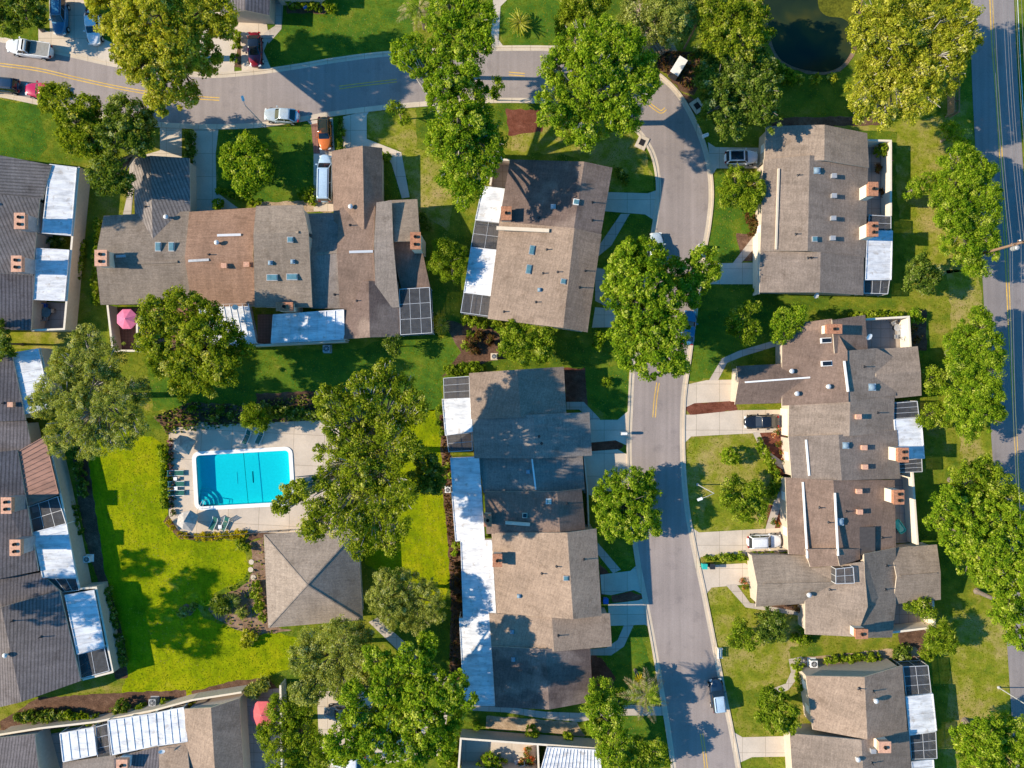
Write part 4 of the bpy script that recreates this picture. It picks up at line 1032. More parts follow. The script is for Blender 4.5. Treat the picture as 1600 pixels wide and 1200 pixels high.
def tree(name, label, kind, hc, lobes, trunk=None, size=.26, dens=62, vr=.66, bark=None, rc=.5, fill=.35, limbs=True, sub=3, group='trees around the houses', spiky=False, cat='tree', jit=.9):
    """lobes as seen: (px, py, r px[, extra height]); hc: height of the lobe centres"""
    LL = []; size *= .68; dens *= 1.62
    for l in lobes:
        px, py, r = l[:3]; h = hc+(l[3] if len(l) > 3 else 0)+random.uniform(-jit, jit)*min(1, hc/6)
        v = W(px, py, h); rx = r/PX*(HC-h)/HC; rz = min(rx*vr, h*.85); LL.append((v.x, v.y, v.z, rx*.86, rz*.86))
        for k in range(sub):   # bumps that make the outline uneven
            a = random.uniform(0, 6.28); e = random.uniform(-.25, .9)
            LL.append((v.x+math.cos(a)*rx*.72*math.cos(e), v.y+math.sin(a)*rx*.72*math.cos(e), v.z+rz*.7*math.sin(e), rx*random.uniform(.3, .46), rz*random.uniform(.3, .5)))
    if trunk is None:
        x = sum(l[0]*l[3]**2 for l in LL)/sum(l[3]**2 for l in LL); y = sum(l[1]*l[3]**2 for l in LL)/sum(l[3]**2 for l in LL)
    else: v = W(*trunk, 0); x, y = v.x, v.y
    base = Vector((x, y, 0)); t = thing(name, label, cat, base, group)
    rad = max(l[3] for l in LL); span = max(math.hypot(l[0]-x, l[1]-y)+l[3] for l in LL)
    tr = max(.07, min(.42, span*.055)); fork = Vector((x+random.uniform(-.2, .2), y+random.uniform(-.2, .2), max(.5, hc*.5)))
    mb = MB(); mb.lathe(base, [(tr*1.5, 0), (tr*1.05, .35), (tr, .6)], 8); mb.tube(base+Vector((0,0,.5)), fork, tr, tr*.8, 8)
    if limbs:
        for i, l in enumerate(LL):
            if i % (sub+1) and random.random() < .45: continue
            e = Vector(l[:3])+Vector((random.uniform(-.3,.3)*l[3], random.uniform(-.3,.3)*l[3], l[4]*.55)); m1 = lerp(fork, e, .45)+Vector((random.uniform(-.3,.3), random.uniform(-.3,.3), random.uniform(.1,.5)))
            mb.path([fork, m1, e], [tr*.6, tr*.38, tr*.1], 6)
            for k in range(6 if bark else 2):
                e2 = Vector(l[:3])+Vector((random.uniform(-.9,.9)*l[3], random.uniform(-.9,.9)*l[3], random.uniform(.2,.95)*l[4])); mb.path([lerp(m1, e, .5), e2], [tr*.24, tr*.07], 5)
    mb.build('trunk', bark or BARK, t)
    o = leaf_mesh('crown', LL, L[kind], size, dens, rc, parent=t, fill=fill, spiky=spiky); NLEAF[0] += len(o.data.polygons)
    return t
G_ = BARKG
# top
tree('oak_tree', 'huge yellow-green oak spreading over the street at the upper left', 'yellow', 12, [(180,12,48),(240,20,52),(300,18,50),(345,20,30),(215,70,45),(262,80,48),(300,75,40),(228,110,34),(262,128,34),(205,100,26),(290,150,24,-1.5),(250,160,22,-1),(325,95,22,-2),(350,45,26,-2)], trunk=(296,92), size=.27, dens=50)
tree('oak_tree', 'dark leafy oak beside the magenta car, left of its neighbour by the garage drive', 'oak', 6.5, [(98,158,32),(78,165,16),(118,195,34),(140,215,30),(135,170,20),(160,235,26),(115,225,22)], dens=55)
tree('oak_tree', 'deep green oak whose crown touches the street and the ribbed garage roof', 'dark', 6.5, [(200,180,34),(185,215,34),(215,215,30),(170,265,30),(190,285,22),(225,190,22),(160,285,20),(150,190,22)], dens=60)
tree('small_tree', 'round lime green tree in the lawn between the two driveways', 'lime', 3.6, [(385,240,28),(372,262,26),(400,268,28),(390,290,20),(408,240,18),(362,240,14)], dens=62, sub=4)
tree('oak_tree', 'bright oak at the top edge over the kerb beside the straw-coloured palm', 'lime', 11, [(700,20,42),(740,25,34),(715,60,40),(745,65,28),(690,80,28),(725,95,32)], bark=G_, dens=48)
tree('oak_tree', 'tall narrow bright oak crown hanging across the street above the dry lawn', 'lime', 10.5, [(640,85,28),(660,110,24),(625,85,18),(700,125,34),(730,150,34),(690,155,28),(720,190,38),(695,205,32),(750,190,28),(760,230,34),(715,240,34),(690,225,26),(735,275,36),(710,280,26),(755,265,24),(728,305,24,-1),(775,215,20)], bark=G_, dens=48)
tree('small_tree', 'thin sapling at the street edge of the dry lawn', 'bush', 2.6, [(622,172,14),(612,166,8),(632,188,8)], dens=30, group='small trees in the lawns')
tree('small_tree', 'tiny leafy sapling standing at the kerb of the shaded bend', 'lime', 3.5, [(777,133,9),(773,145,8)], dens=60, group='small trees in the lawns')
tree('oak_tree', 'largest oak on the bend of the street, mottled yellow-green with pale limbs showing', 'lime', 12, [(900,70,36),(940,62,40),(975,70,34),(880,110,36),(925,105,42),(970,110,40),(1000,105,28),(865,150,30),(900,150,38),(945,150,40),(985,145,34),(1010,130,24),(895,195,32),(935,190,36),(970,180,28),(985,185,20),(860,180,22),(915,212,22)], bark=G_, dens=46)
tree('oak_tree', 'lime topped tree at the top edge above the bend of the street', 'oak', 7.5, [(900,8,28),(915,30,28),(885,38,22),(930,0,24)], dens=52)
tree('live_oak', 'fine grey-green tree over the path where the golf cart is parked', 'grey', 7.5, [(1000,15,34),(1035,25,36),(1060,15,32),(1020,50,28),(1050,50,26),(985,35,22),(1075,35,20)], dens=60, size=.2)
tree('oak_tree', 'dark tree at the top edge on the left bank of the pond', 'oak', 7, [(1110,20,34),(1140,30,36),(1170,20,34),(1125,60,30),(1160,60,32),(1185,45,24)], dens=55)
tree('oak_tree', 'broad dark oak between the golf cart and the white-roofed car', 'dark', 6.5, [(1105,95,28),(1140,90,32),(1175,105,34),(1115,130,36),(1150,135,38),(1185,140,34),(1120,170,28),(1155,175,34),(1190,170,28),(1140,200,22),(1200,120,22),(1205,190,18)], dens=52)
tree('oak_tree', 'very large pale yellow-green oak beside the pond and the highway, its bare limbs showing', 'yellow', 9.5, [(1370,15,40),(1415,20,46),(1465,20,44),(1500,30,30),(1360,60,34),(1400,70,44),(1450,75,46),(1490,75,34),(1345,45,22),(1340,65,20),(1380,110,36),(1430,115,40),(1475,120,32),(1350,140,30),(1395,150,34),(1440,150,30),(1345,165,22),(1380,180,22),(1425,175,18),(1515,60,18)], bark=G_, dens=38, size=.25)
tree('small_tree', 'round bush-like tree in the lawn beside the brick-edged tan house at upper right', 'bush', 2.8, [(1150,285,26),(1175,295,24),(1140,305,20),(1170,315,18)], dens=70, size=.22, group='small trees in the lawns')
tree('maple_tree', 'tall lime hedge-like tree along the highway, uppermost of its row', 'lime', 4.6, [(1495,255,26),(1525,270,30),(1485,290,30),(1520,310,34),(1490,335,30),(1535,340,28),(1500,375,34),(1535,385,26),(1510,405,24),(1470,310,18),(1545,310,22),(1500,240,18),(1540,365,22),(1475,345,20),(1525,415,18),(1480,270,20),(1510,270,26)], dens=66, size=.2, sub=4)
tree('maple_tree', 'small lime tree just left of the uppermost highway row', 'lime', 3, [(1440,290,18),(1425,298,14),(1455,282,14)], dens=60, size=.2)
tree('small_tree', 'tiny lime tree by the highway just below the rail fence', 'lime', 2.6, [(1488,208,16),(1500,215,14),(1478,205,9)], dens=50, size=.2)
tree('magnolia_tree', 'dark olive round tree on the lawn between white roof and highway', 'dark', 3.4, [(1435,415,20),(1450,430,20),(1430,440,18),(1448,445,14)], dens=75, size=.24)
tree('maple_tree', 'broad lime tree beside the highway, right of the outlined terrace end', 'lime', 4.6, [(1520,515,26),(1505,535,30),(1540,540,30),(1520,570,34),(1545,580,24),(1495,570,20),(1550,560,20),(1490,545,20),(1530,500,20),(1515,550,28)], dens=66, size=.2, sub=4)
tree('maple_tree', 'lime tree beside the highway, directly below the broad one', 'lime', 4.6, [(1510,605,32),(1540,615,30),(1505,640,30),(1535,650,30),(1515,670,20),(1488,620,20),(1550,640,20),(1522,625,30)], dens=66, size=.2, sub=4)
tree('small_tree', 'spiky small tree next to the hipped roof end of the long terrace', 'bush', 3, [(1455,590,18),(1462,605,14)], dens=55, size=.24, group='small trees in the lawns')
tree('small_tree', 'spiky small tree next to the screened porch of the long terrace', 'bush', 3, [(1455,645,20),(1470,655,16),(1445,660,12)], dens=55, size=.24, group='small trees in the lawns')
tree('oak_tree', 'rounded dark-leaved oak on the highway verge, upper one of the lower right group', 'bush', 6.5, [(1515,745,28),(1540,740,26),(1560,760,26),(1500,770,24),(1540,780,30),(1575,775,18)], dens=60, size=.24)
tree('oak_tree', 'great yellow-lime oak overhanging the highway at the lower right', 'lime', 7.5, [(1480,785,28),(1510,800,34),(1470,810,22),(1550,810,38),(1590,800,34),(1500,840,34),(1540,850,40),(1580,850,38),(1515,875,28),(1560,890,34),(1600,890,34),(1545,900,22)], dens=54)
tree('oak_tree', 'lime oak at the right edge beside the grey highway, below the great one', 'lime', 7, [(1585,925,34),(1570,950,26),(1600,960,34),(1590,995,24),(1565,935,16)], dens=54)
tree('oak_tree', 'lime oak in the bottom right corner under the white street lamp', 'lime', 6.5, [(1515,1155,28),(1545,1145,28),(1580,1150,32),(1530,1185,36),(1575,1190,40),(1610,1180,34),(1500,1145,14)], dens=54)
# centre
tree('maple_tree', 'largest green tree in the middle of the street, hiding a parked car', 'lime', 9, [(985,400,26),(1010,395,28),(975,430,34),(1010,440,38),(965,465,28),(1000,485,42),(1040,470,28),(980,520,34),(1020,530,38),(1055,520,28),(990,555,30),(1020,570,26),(1045,555,26),(1065,575,14),(955,450,14)], dens=58, size=.28)
tree('maple_tree', 'smaller tree crown joined to the right of the largest street tree, over the driveway mouth', 'lime', 6.5, [(1050,425,22),(1075,420,20),(1100,400,18),(1105,425,20),(1085,450,22),(1055,450,18),(1085,470,12),(1118,425,10)], dens=56, size=.28)
tree('maple_tree', 'neat round yellow-lime tree at the kerb in front of the central terrace', 'lime', 4.0, [(955,765,26),(985,755,26),(1005,775,24),(945,790,22),(975,790,36),(1005,805,24),(960,815,26),(985,825,24),(955,745,14),(1010,745,12),(1022,825,10)], dens=66, size=.25, rc=.45)
tree('oak_tree', 'very dark green round oak on the lawn above the pool, right of the pink umbrella', 'oak', 9, [(245,490,28),(285,480,32),(320,495,30),(240,525,30),(280,530,40),(330,530,40),(365,540,28),(260,565,30),(300,575,34),(345,575,32),(320,600,20),(285,600,22)], dens=58)
tree('live_oak', 'huge soft willowy tree between the left terrace and the pool', 'grey', 8, [(135,545,34),(165,560,36),(110,575,36),(150,600,44),(90,610,38),(70,635,26),(130,650,42),(185,630,38),(215,610,24),(100,680,32),(150,690,30),(190,680,26),(215,660,20),(135,712,14)], dens=70, size=.17, rc=.4, bark=G_)
tree('small_tree', 'neat round tree standing between the widest block and the two-tone house', 'bush', 3.2, [(695,390,20),(712,400,20),(690,415,20),(708,425,18),(700,405,26)], dens=85, size=.17)
tree('small_tree', 'leafy tree just above the central terrace at the left of the red soil', 'bush', 4, [(800,525,22),(825,530,26),(850,525,18),(815,550,22),(840,550,20),(795,545,16)], dens=62)
tree('live_oak', 'sprawling live oak right of the pool, with pale branches through thin dark leaves', 'oak', 14, [(600,590,30),(570,605,26),(630,605,26),(520,630,32),(555,640,34),(600,640,34),(640,640,28),(525,670,24),(570,690,34),(615,690,34),(655,625,18),(520,720,34),(560,730,36),(600,740,38),(640,700,24),(495,770,32),(540,780,36),(590,790,36),(630,770,30),(500,815,26),(540,825,30),(580,835,28),(620,820,24),(485,835,18),(560,860,14),(610,850,16),(450,775,18),(440,790,14),(465,755,14)], bark=G_, dens=33, size=.25, sub=4, fill=.6)
tree('oak_tree', 'compact dark tree on the lawn right of the sprawling live oak', 'dark', 7, [(665,720,18),(670,740,24),(655,755,20),(680,755,16)], dens=65)
tree('live_oak', 'fine silvery-green tree right of the pool pavilion', 'grey', 5.5, [(605,925,32),(640,915,30),(665,935,30),(620,955,34),(650,960,32),(590,940,20),(680,955,20),(600,905,18)], dens=80, size=.15, rc=.38)
tree('oak_tree', 'soft lime tree just below the pool pavilion', 'grey', 6.5, [(490,1000,28),(530,995,30),(560,1000,26),(475,1030,26),(515,1035,36),(560,1035,32),(500,1070,28),(540,1070,28),(470,1080,20),(580,1060,20)], dens=66, size=.2)
tree('oak_tree', 'biggest lime oak at the bottom edge covering the parked grey car', 'lime', 10, [(590,1030,26),(640,1030,26),(665,1050,24),(610,1070,34),(655,1085,36),(700,1080,34),(725,1090,22),(555,1085,24),(560,1130,30),(610,1120,36),(660,1130,38),(700,1120,30),(540,1160,34),(590,1170,36),(640,1175,36),(690,1160,26),(668,1010,16),(665,995,10)], dens=50, size=.3)
tree('oak_tree', 'dull green tree right of the coral umbrella at the bottom edge', 'bush', 5.5, [(440,1110,26),(475,1100,24),(430,1150,28),(470,1145,34),(500,1165,26),(440,1185,28),(490,1195,28)], dens=60, size=.22)
tree('oak_tree', 'bright lime tree at the bottom centre beside the straw palm', 'lime', 5, [(940,1080,22),(960,1095,22),(925,1100,20),(945,1120,30),(960,1145,26),(930,1130,18),(955,1175,24),(970,1195,22)], dens=70, size=.22)
tree('small_tree', 'dark loose tree at the bottom edge right of the bright lime one', 'bush', 4, [(995,1165,16),(1010,1185,20),(1025,1170,14),(990,1195,16),(1035,1190,10)], dens=50)
tree('small_tree', 'round bushy tree in front of the lower right house', 'bush', 4, [(1205,1095,22),(1225,1110,24),(1210,1125,22),(1232,1132,18),(1195,1115,16)], dens=72, size=.24, group='small trees in the lawns')
tree('small_tree', 'dark leafy tree beside the lamp post between two driveways', 'bush', 3.6, [(1150,765,22),(1180,765,18),(1160,790,26),(1180,800,20),(1140,780,16),(1190,780,12)], dens=66, size=.22, group='small trees in the lawns')
tree('small_tree', 'light small tree in the shaded lawn just inside the kerb, left of its neighbour', 'bush', 4, [(1155,495,18),(1165,515,20),(1145,510,14),(1168,530,10),(1175,480,12)], dens=60, size=.22, group='small trees in the lawns')
tree('small_tree', 'bright small tree beside the walkway bend above the long terrace', 'lime', 4, [(1222,495,18),(1238,498,20),(1225,520,18),(1215,510,12),(1248,488,9)], dens=64, size=.22, group='small trees in the lawns')
tree('small_tree', 'green shrub-like tree on the lawn below the entrance path of the hipped wing', 'bush', 2.8, [(1160,985,20),(1175,1000,18),(1150,1000,12)], dens=60, size=.22, group='small trees in the lawns')
tree('small_tree', 'dark dense tree against the path below the hipped wing', 'dark', 2.8, [(1205,970,22),(1195,990,16),(1220,985,14)], dens=66, size=.22, group='small trees in the lawns')
tree('small_tree', 'leafy tree standing in the walled corner patio', 'bush', 3, [(1440,950,16),(1450,962,12),(1425,948,10)], dens=66, size=.22, group='small trees in the lawns')
tree('small_tree', 'spiky tree outside the walled corner patio', 'bush', 2.8, [(1470,985,16),(1460,1000,16),(1485,1005,14),(1468,1015,10)], dens=50, size=.24, spiky=True, group='small trees in the lawns')
tree('small_tree', 'rounded tree at the top edge of the pool deck between dark loungers', 'bush', 3.2, [(392,650,18),(408,655,16),(398,665,12)], dens=74, size=.2)
tree('small_tree', 'bare looking tangled small tree under the screened porch corner', 'dark', 2.6, [(610,535,14),(618,545,10)], dens=40, size=.22)
tree('oak_tree', 'dark tree at the left edge above the slanting terrace', 'dark', 4.5, [(-5,520,22),(5,545,18),(-10,545,18)], dens=60)
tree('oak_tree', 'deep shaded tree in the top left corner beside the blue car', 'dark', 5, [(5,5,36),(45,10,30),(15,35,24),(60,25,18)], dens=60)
for pts_, tr_, lab in (([(-100,965),(-85,985),(-115,990),(-90,1010)], (-110,985), 'oak beyond the left edge shading the pool lawn'), ([(-80,1040),(-105,1055),(-90,1075),(-120,1030)], (-115,1050), 'lower oak beyond the left edge'), ([(-215,960),(-190,1000),(-200,930)], (-180,965), 'far oak beyond the left edge'), ([(-150,300),(-130,280),(-170,270)], None, 'oak beyond the upper left terrace')):
    tree('oak_tree', lab, 'oak', 13, [(x, y, 32) for x, y in pts_], trunk=tr_, dens=34, limbs=False)
# shrubs : one mesh each
def shrub(label, kind, lobes, h=1.0, size=.2, dens=80, name='shrub', cat='shrub', group='shrubs and bushes in the beds', vr=.8, spiky=False, rc=.3):
    LL = []
    for px, py, r in lobes:
        v = W(px, py, h*.6); rx = r/PX; LL.append((v.x, v.y, min(h*.5, rx*vr), rx*.85, min(h*.55, rx*vr)))
    o = leaf_mesh(name, LL, L[kind], size, dens, rc, loc=(LL[0][0], LL[0][1], 0), fill=.3, spiky=spiky); NLEAF[0] += len(o.data.polygons)
    return tag(o, label, cat, group)
def line(p, q, r, n): return [(p[0]+(q[0]-p[0])*i/(n-1)+random.uniform(-1,1), p[1]+(q[1]-p[1])*i/(n-1)+random.uniform(-1,1), r*random.uniform(.85,1.15)) for i in range(n)]
def hedge(label, p, q, r, n, kind='bush', h=1.5, **k): return shrub(label, kind, line(p, q, r, n), h, name='hedge', cat='hedge', group='clipped hedges', **k)
ball = dict(vr=1.0, size=.13, dens=190, rc=.2)
shrub('lime ball-shaped bush on the dry lawn casting a long shadow', 'lime', [(1141,713,16)], 2.4, **ball)
shrub('round dark bush on the driveway strip, lowest of three beside the orange car', 'bush', [(532,232,7)], 1.4, **ball)
shrub('round bush on the driveway strip, middle of three beside the orange car', 'bush', [(531,220,6.5)], 1.4, **ball)
shrub('small round bush on the driveway strip, top of three beside the orange car', 'bush', [(532,209,5.5)], 1.3, **ball)
hedge('slim pointed hedge in the driveway strip above the three round bushes', (531,190), (531,205), 6, 3, 'dark', 1.4)
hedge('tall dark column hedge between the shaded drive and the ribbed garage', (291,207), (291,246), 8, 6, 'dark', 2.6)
shrub('round bush in the narrow yard at the top right end of the upper right house', 'bush', [(1379,233,12)], 2.2, size=.16, dens=120, rc=.25, vr=1)
shrub('light bush at the foot of the shaded driveway next to the widest block', 'lime', [(340,319,11)], 1.6)
hedge('long hedge on the left end wall of the widest block', (152,345), (148,470), 8, 12)
hedge('low clipped hedge slanting along the shaded driveway by the lime tree', (340,296), (400,318), 5, 7, 'bush', 1.0)
hedge('dark hedge on the end wall between the white covers of the upper left terrace', (124,380), (118,430), 7, 6, 'bush', 1.6)
shrub('pale flowering shrubs on the sandy bed by the white van', 'bush', [(480,305,9),(490,312,8),(470,300,8),(486,296,6)], 1.2)
shrub('round dark bush on the right of the widest block, upper one', 'dark', [(660,340,9)], 1.6, **ball)
shrub('small round bush on the right of the widest block, lower one', 'dark', [(670,354,6)], 1.2, **ball)
shrub('round bush beside the driveway wing on the lawn', 'bush', [(604,245,8)], 1.6, **ball)
shrub('row of bushes at the lower left corner of the two-tone house', 'bush', [(728,500,9),(742,505,9),(755,508,7)], 1.4)
shrub('round bush beside the grey path below the two-tone house', 'bush', [(776,508,9)], 1.4)
shrub('second round bush below the two-tone house wall', 'bush', [(797,508,8)], 1.2)
shrub('bright bush below the right corner of the two-tone house', 'lime', [(938,527,11),(935,540,9)], 2.0)
shrub('agave-like bush beside the lower screened porch', 'yellow', [(685,500,9),(690,516,9)], 1.3, spiky=True, dens=60)
hedge('oval clipped hedge above the central terrace', (702,578), (748,574), 9, 7, 'bush', 1.6)
shrub('mixed flowering bushes in the oval bed', 'bronze', [(735,535,10),(750,525,9),(765,530,9),(742,548,7)], 1.2)
shrub('green bush in the oval bed beside the mixed bushes', 'bush', [(728,540,8),(735,522,6)], 1.2)
shrub('low lime plants along the left side strip of the central terrace, upper', 'bush', [(686,640,6),(686,660,6),(690,675,5)], .8)
shrub('lime plants along the left side strip of the central terrace, middle', 'bush', [(700,745,6),(698,730,5)], .8)
shrub('yellow-green plants along the left side strip of the central terrace, lower', 'lime', [(714,850,7),(712,862,6)], .9)
shrub('bronze plants beside the white roof strip', 'bronze', [(716,895,6),(716,912,6),(718,935,6),(715,880,5)], .9)
hedge('tall green hedge along the left edge of the pool deck', (252,700), (257,792), 7, 12, 'bush', 1.6)
hedge('flowering low hedge inside the tall green one at the pool', (264,690), (268,800), 4, 12, 'pink', .7)
hedge('bright yellow hedge along the lower edge of the pool deck', (307,838), (382,834), 6.5, 11, 'gold', .9, size=.16)
shrub('yellow bushes at the lower left curve of the pool deck', 'gold', [(262,815,5),(268,826,5),(278,836,5),(290,838,4)], .8, size=.16)
shrub('cycad with dark fronds in the bed left of the pavilion, biggest', 'dark', [(345,946,15)], 1.2, spiky=True, size=.3, dens=70)
shrub('spiky pale plant in the bed left of the pavilion', 'grey', [(378,958,9)], .9, spiky=True, dens=60)
shrub('leafy plants beside the pavilion wall', 'bush', [(400,930,10),(405,948,9),(398,915,7),(410,965,7)], 1.2)
shrub('grey-leaved cluster at the tip of the bed', 'grey', [(290,955,8),(283,960,6),(300,950,6)], .8)
shrub('pale variegated bush on the pool lawn', 'yellow', [(385,1003,10),(395,995,8),(382,992,7)], 1.1)
shrub('plants by the pavilion corner and pool bed', 'bush', [(378,853,7),(388,858,6),(372,848,5)], .9)
shrub('palm-like plant above the hipped roof of the lower left terrace', 'grey', [(395,1080,12),(410,1070,10)], 1.6, spiky=True, dens=60, size=.3)
hedge('ivy hanging over the wall at the lower left terrace', (100,1122), (148,1130), 9, 6, 'bush', 2.2)
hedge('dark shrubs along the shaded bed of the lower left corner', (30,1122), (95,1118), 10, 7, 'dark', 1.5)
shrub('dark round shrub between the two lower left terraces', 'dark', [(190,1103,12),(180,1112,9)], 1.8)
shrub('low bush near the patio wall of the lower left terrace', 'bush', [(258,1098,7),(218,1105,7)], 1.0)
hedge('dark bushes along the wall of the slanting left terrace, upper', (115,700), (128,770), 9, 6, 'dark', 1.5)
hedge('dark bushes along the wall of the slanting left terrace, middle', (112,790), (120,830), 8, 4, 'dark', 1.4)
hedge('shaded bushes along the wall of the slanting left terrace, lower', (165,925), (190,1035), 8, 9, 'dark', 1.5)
hedge('lime low hedge strip beside the white-car driveway', (1105,873), (1232,866), 5.5, 13, 'bush', .9)
shrub('yellow-green bush at the right end of the low hedge strip', 'lime', [(1158,871,7),(1140,872,6)], 1.1)
hedge('dark curved hedge beside the flower bed of the long terrace', (1186,692), (1212,740), 8, 7, 'bush', 1.2)
shrub('red and white flowers in the bed by the black car', 'flower', [(1212,680,6),(1218,692,6),(1224,704,6),(1228,718,5),(1215,672,5)], .6, size=.14)
shrub('red flowers in the small triangular bed', 'flower', [(1208,815,5),(1218,818,5),(1228,820,4)], .5, size=.14)
hedge('tall shrubs at the entrance of the long terrace', (1218,750), (1206,772), 9, 4, 'bush', 1.6)
shrub('round red-brown bush at the end wall of the hipped wing', 'bronze', [(1244,950,7)], 1.0, size=.14)
shrub('orange flowering bush by the grey path below the hipped wing', 'flower', [(1165,915,6),(1160,908,4)], .8, size=.14)
shrub('spiky shrub below the long terrace wall', 'bush', [(1253,996,12),(1245,1000,9),(1262,1000,8)], 1.3)
hedge('long mixed hedge above the gable of the lower right house', (1295,1032), (1372,1028), 7, 11, 'bush', 1.1)
shrub('clipped square green bush left of the long mixed hedge', 'bush', [(1247,1040,10)], 1.4)
shrub('upright bush along the front path of the lower right house', 'bush', [(1248,1060,7),(1250,1072,7)], 1.0)
shrub('broad dark bush above the lower right house', 'dark', [(1412,1018,13),(1402,1022,9)], 1.2)
shrub('ball-shaped lime and bronze bush at the corner of the lower right house', 'bush', [(1449,1022,13)], 2.0, **ball)
shrub('flowering bushes at the bottom edge beside the walled garden', 'bush', [(830,1145,10),(836,1152,7)], 1.6)
shrub('small bush draped over the walled garden wall', 'bush', [(888,1152,9)], 1.6)
shrub('egg-shaped pale green bush near the walled garden', 'lime', [(745,1136,7)], 1.8, **ball)
shrub('yellow-green tall shrubs left of the walled garden', 'lime', [(700,1165,14),(695,1185,16),(706,1195,12)], 2.2)
shrub('green bush inside the walled garden', 'lime', [(766,1188,14),(780,1195,12),(755,1195,10)], 1.8)
shrub('orange autumn plants inside the walled garden', 'flower', [(825,1175,8),(828,1190,8),(815,1188,7)], .9)
shrub('bronze shrub at the left corner of the upper right house bed', 'bronze', [(1172,340,9),(1180,350,9),(1176,362,6)], 1.2)
shrub('small round shrub by the curved edging near the driveway', 'bush', [(1182,452,7)], .9)
shrub('lime plants above the long terrace near its square patio', 'lime', [(1430,492,10),(1438,500,7),(1425,498,6)], 1.3)
hedge('low plants at the back of the outlined terrace end', (1330,490), (1408,490), 4, 10, 'bush', .7)
shrub('sparse rose bushes behind the square patio wall', 'bronze', [(1428,515,7),(1432,530,6)], .8, dens=40)
shrub('yellow-green shrubs at the pavilion patio corner', 'bush', [(300,640,6)], .9)
shrub('low bush cluster on the shaded bed above the pool', 'dark', [(345,640,8),(360,650,6),(335,655,6)], .9)
hedge('dark shrubs above the upper edge of the pool deck', (410,640), (490,650), 10, 8, 'dark', 1.6)
hedge('bushes in front of the top edge house', (452,3), (520,12), 8, 7, 'bush', 1.4)
shrub('bush in the driveway strip left of the dark red car', 'bush', [(368,55,9),(370,72,8),(366,90,7)], 1.2)
shrub('bush at the pond bank below the water', 'yellow', [(1225,122,9),(1250,124,8),(1275,124,8),(1300,122,8)], .9)
hedge('bushes along the pond bank beside the dark oak', (1212,100), (1240,122), 8, 4, 'bush', 1.2)
shrub('bush in the narrow yard of the upper right house behind the wall', 'bronze', [(1372,262,7),(1380,300,6)], 1.0)
shrub('dark bush beside the entrance path of the two-tone house', 'dark', [(968,270,9),(975,282,8)], 1.0)
shrub('low bush beside the terrace end near the red soil', 'bush', [(948,597,8)], 1.0)
shrub('dark vines in the plant gap between the upper left white covers', 'dark', [(70,376,8),(85,377,8),(98,378,7)], .8)
# fan of straw-coloured palms
def palm(label, px, py, h, n, ln, kinds, droop=.5, name='palm_tree', trunk=True, wid=.35):
    v = W(px, py, h); base = Vector((v.x, v.y, 0)); t = thing(name, label, 'palm', base, 'palms and cycads')
    mb = MB(); mb.tube(base, v, .22 if trunk else .3, .18, 10); mb.build('trunk', BARK, t)
    for knd, cnt, lo, hi, dr in kinds:
        V = []; Cc = []
        for i in range(cnt):
            a = 2*math.pi*(i+random.random()*.6)/cnt; l_ = ln*random.uniform(lo, hi); el = random.uniform(.0, .6)
            prev = v.copy(); 
            for s in range(12):
                f = (s+1)/12; r = l_*f*math.cos(el*(1-f)); z = l_*(math.sin(el)*f-dr*f*f)
                p = v+Vector((math.cos(a+f*.15)*r, math.sin(a+f*.15)*r, max(z, -h+.1)))
                d = (p-prev).normalized(); sd_ = Vector((-d.y, d.x, 0)).normalized()
                for side in (-1, 1):
                    for q in (0, .5):
                        o = lerp(prev, p, q); w_ = wid*(1-abs(f-.45)*1.3)*random.uniform(.8, 1.2)
                        tip = o+sd_*side*w_+d*.25+Vector((0,0,-.12))
                        V += [tuple(o-d*.03), tuple(lerp(o, tip, .5)-d*.04), tuple(tip), tuple(lerp(o, tip, .5)+d*.05)]; Cc.append(random.random())
                prev = p
        quads('crown' if knd != 'straw' else 'dead_fronds', np.array(V), np.array(Cc), L[knd], t)
    return t
palm('palm with a skirt of straw-coloured fronds at the kerb near the bottom of the street', 1008, 1085, 5.5, 0, 3.0, [('straw', 9, .9, 1.3, .5), ('bush', 16, .45, .7, .25)], wid=.85)
palm('straw-fronded palm at the top edge beside the bright oak', 655, 12, 5, 0, 2.8, [('straw', 9, .9, 1.2, .5), ('lime', 12, .5, .8, .25)], wid=.8)
palm('cycad with radiating fronds on the lawn beside the top walkway', 812, 35, .9, 0, 1.6, [('yellow', 40, .8, 1.1, .25)], name='cycad', trunk=False, wid=.16)
palm('small bright palm near the screened corner porch', 690, 508, 1.2, 0, 1.1, [('yellow', 24, .8, 1.1, .3)], name='cycad', trunk=False, wid=.14)
palm('dark-fronded cycad in the mulch left of the pavilion', 362, 940, .8, 0, 1.2, [('dark', 26, .8, 1.1, .3)], name='cycad', trunk=False, wid=.15)
palm('yellow-tipped young palm between the street kerb and the straw palm', 999, 1062, 3, 0, .8, [('gold', 16, .7, 1, .3)], name='cycad', wid=.14)
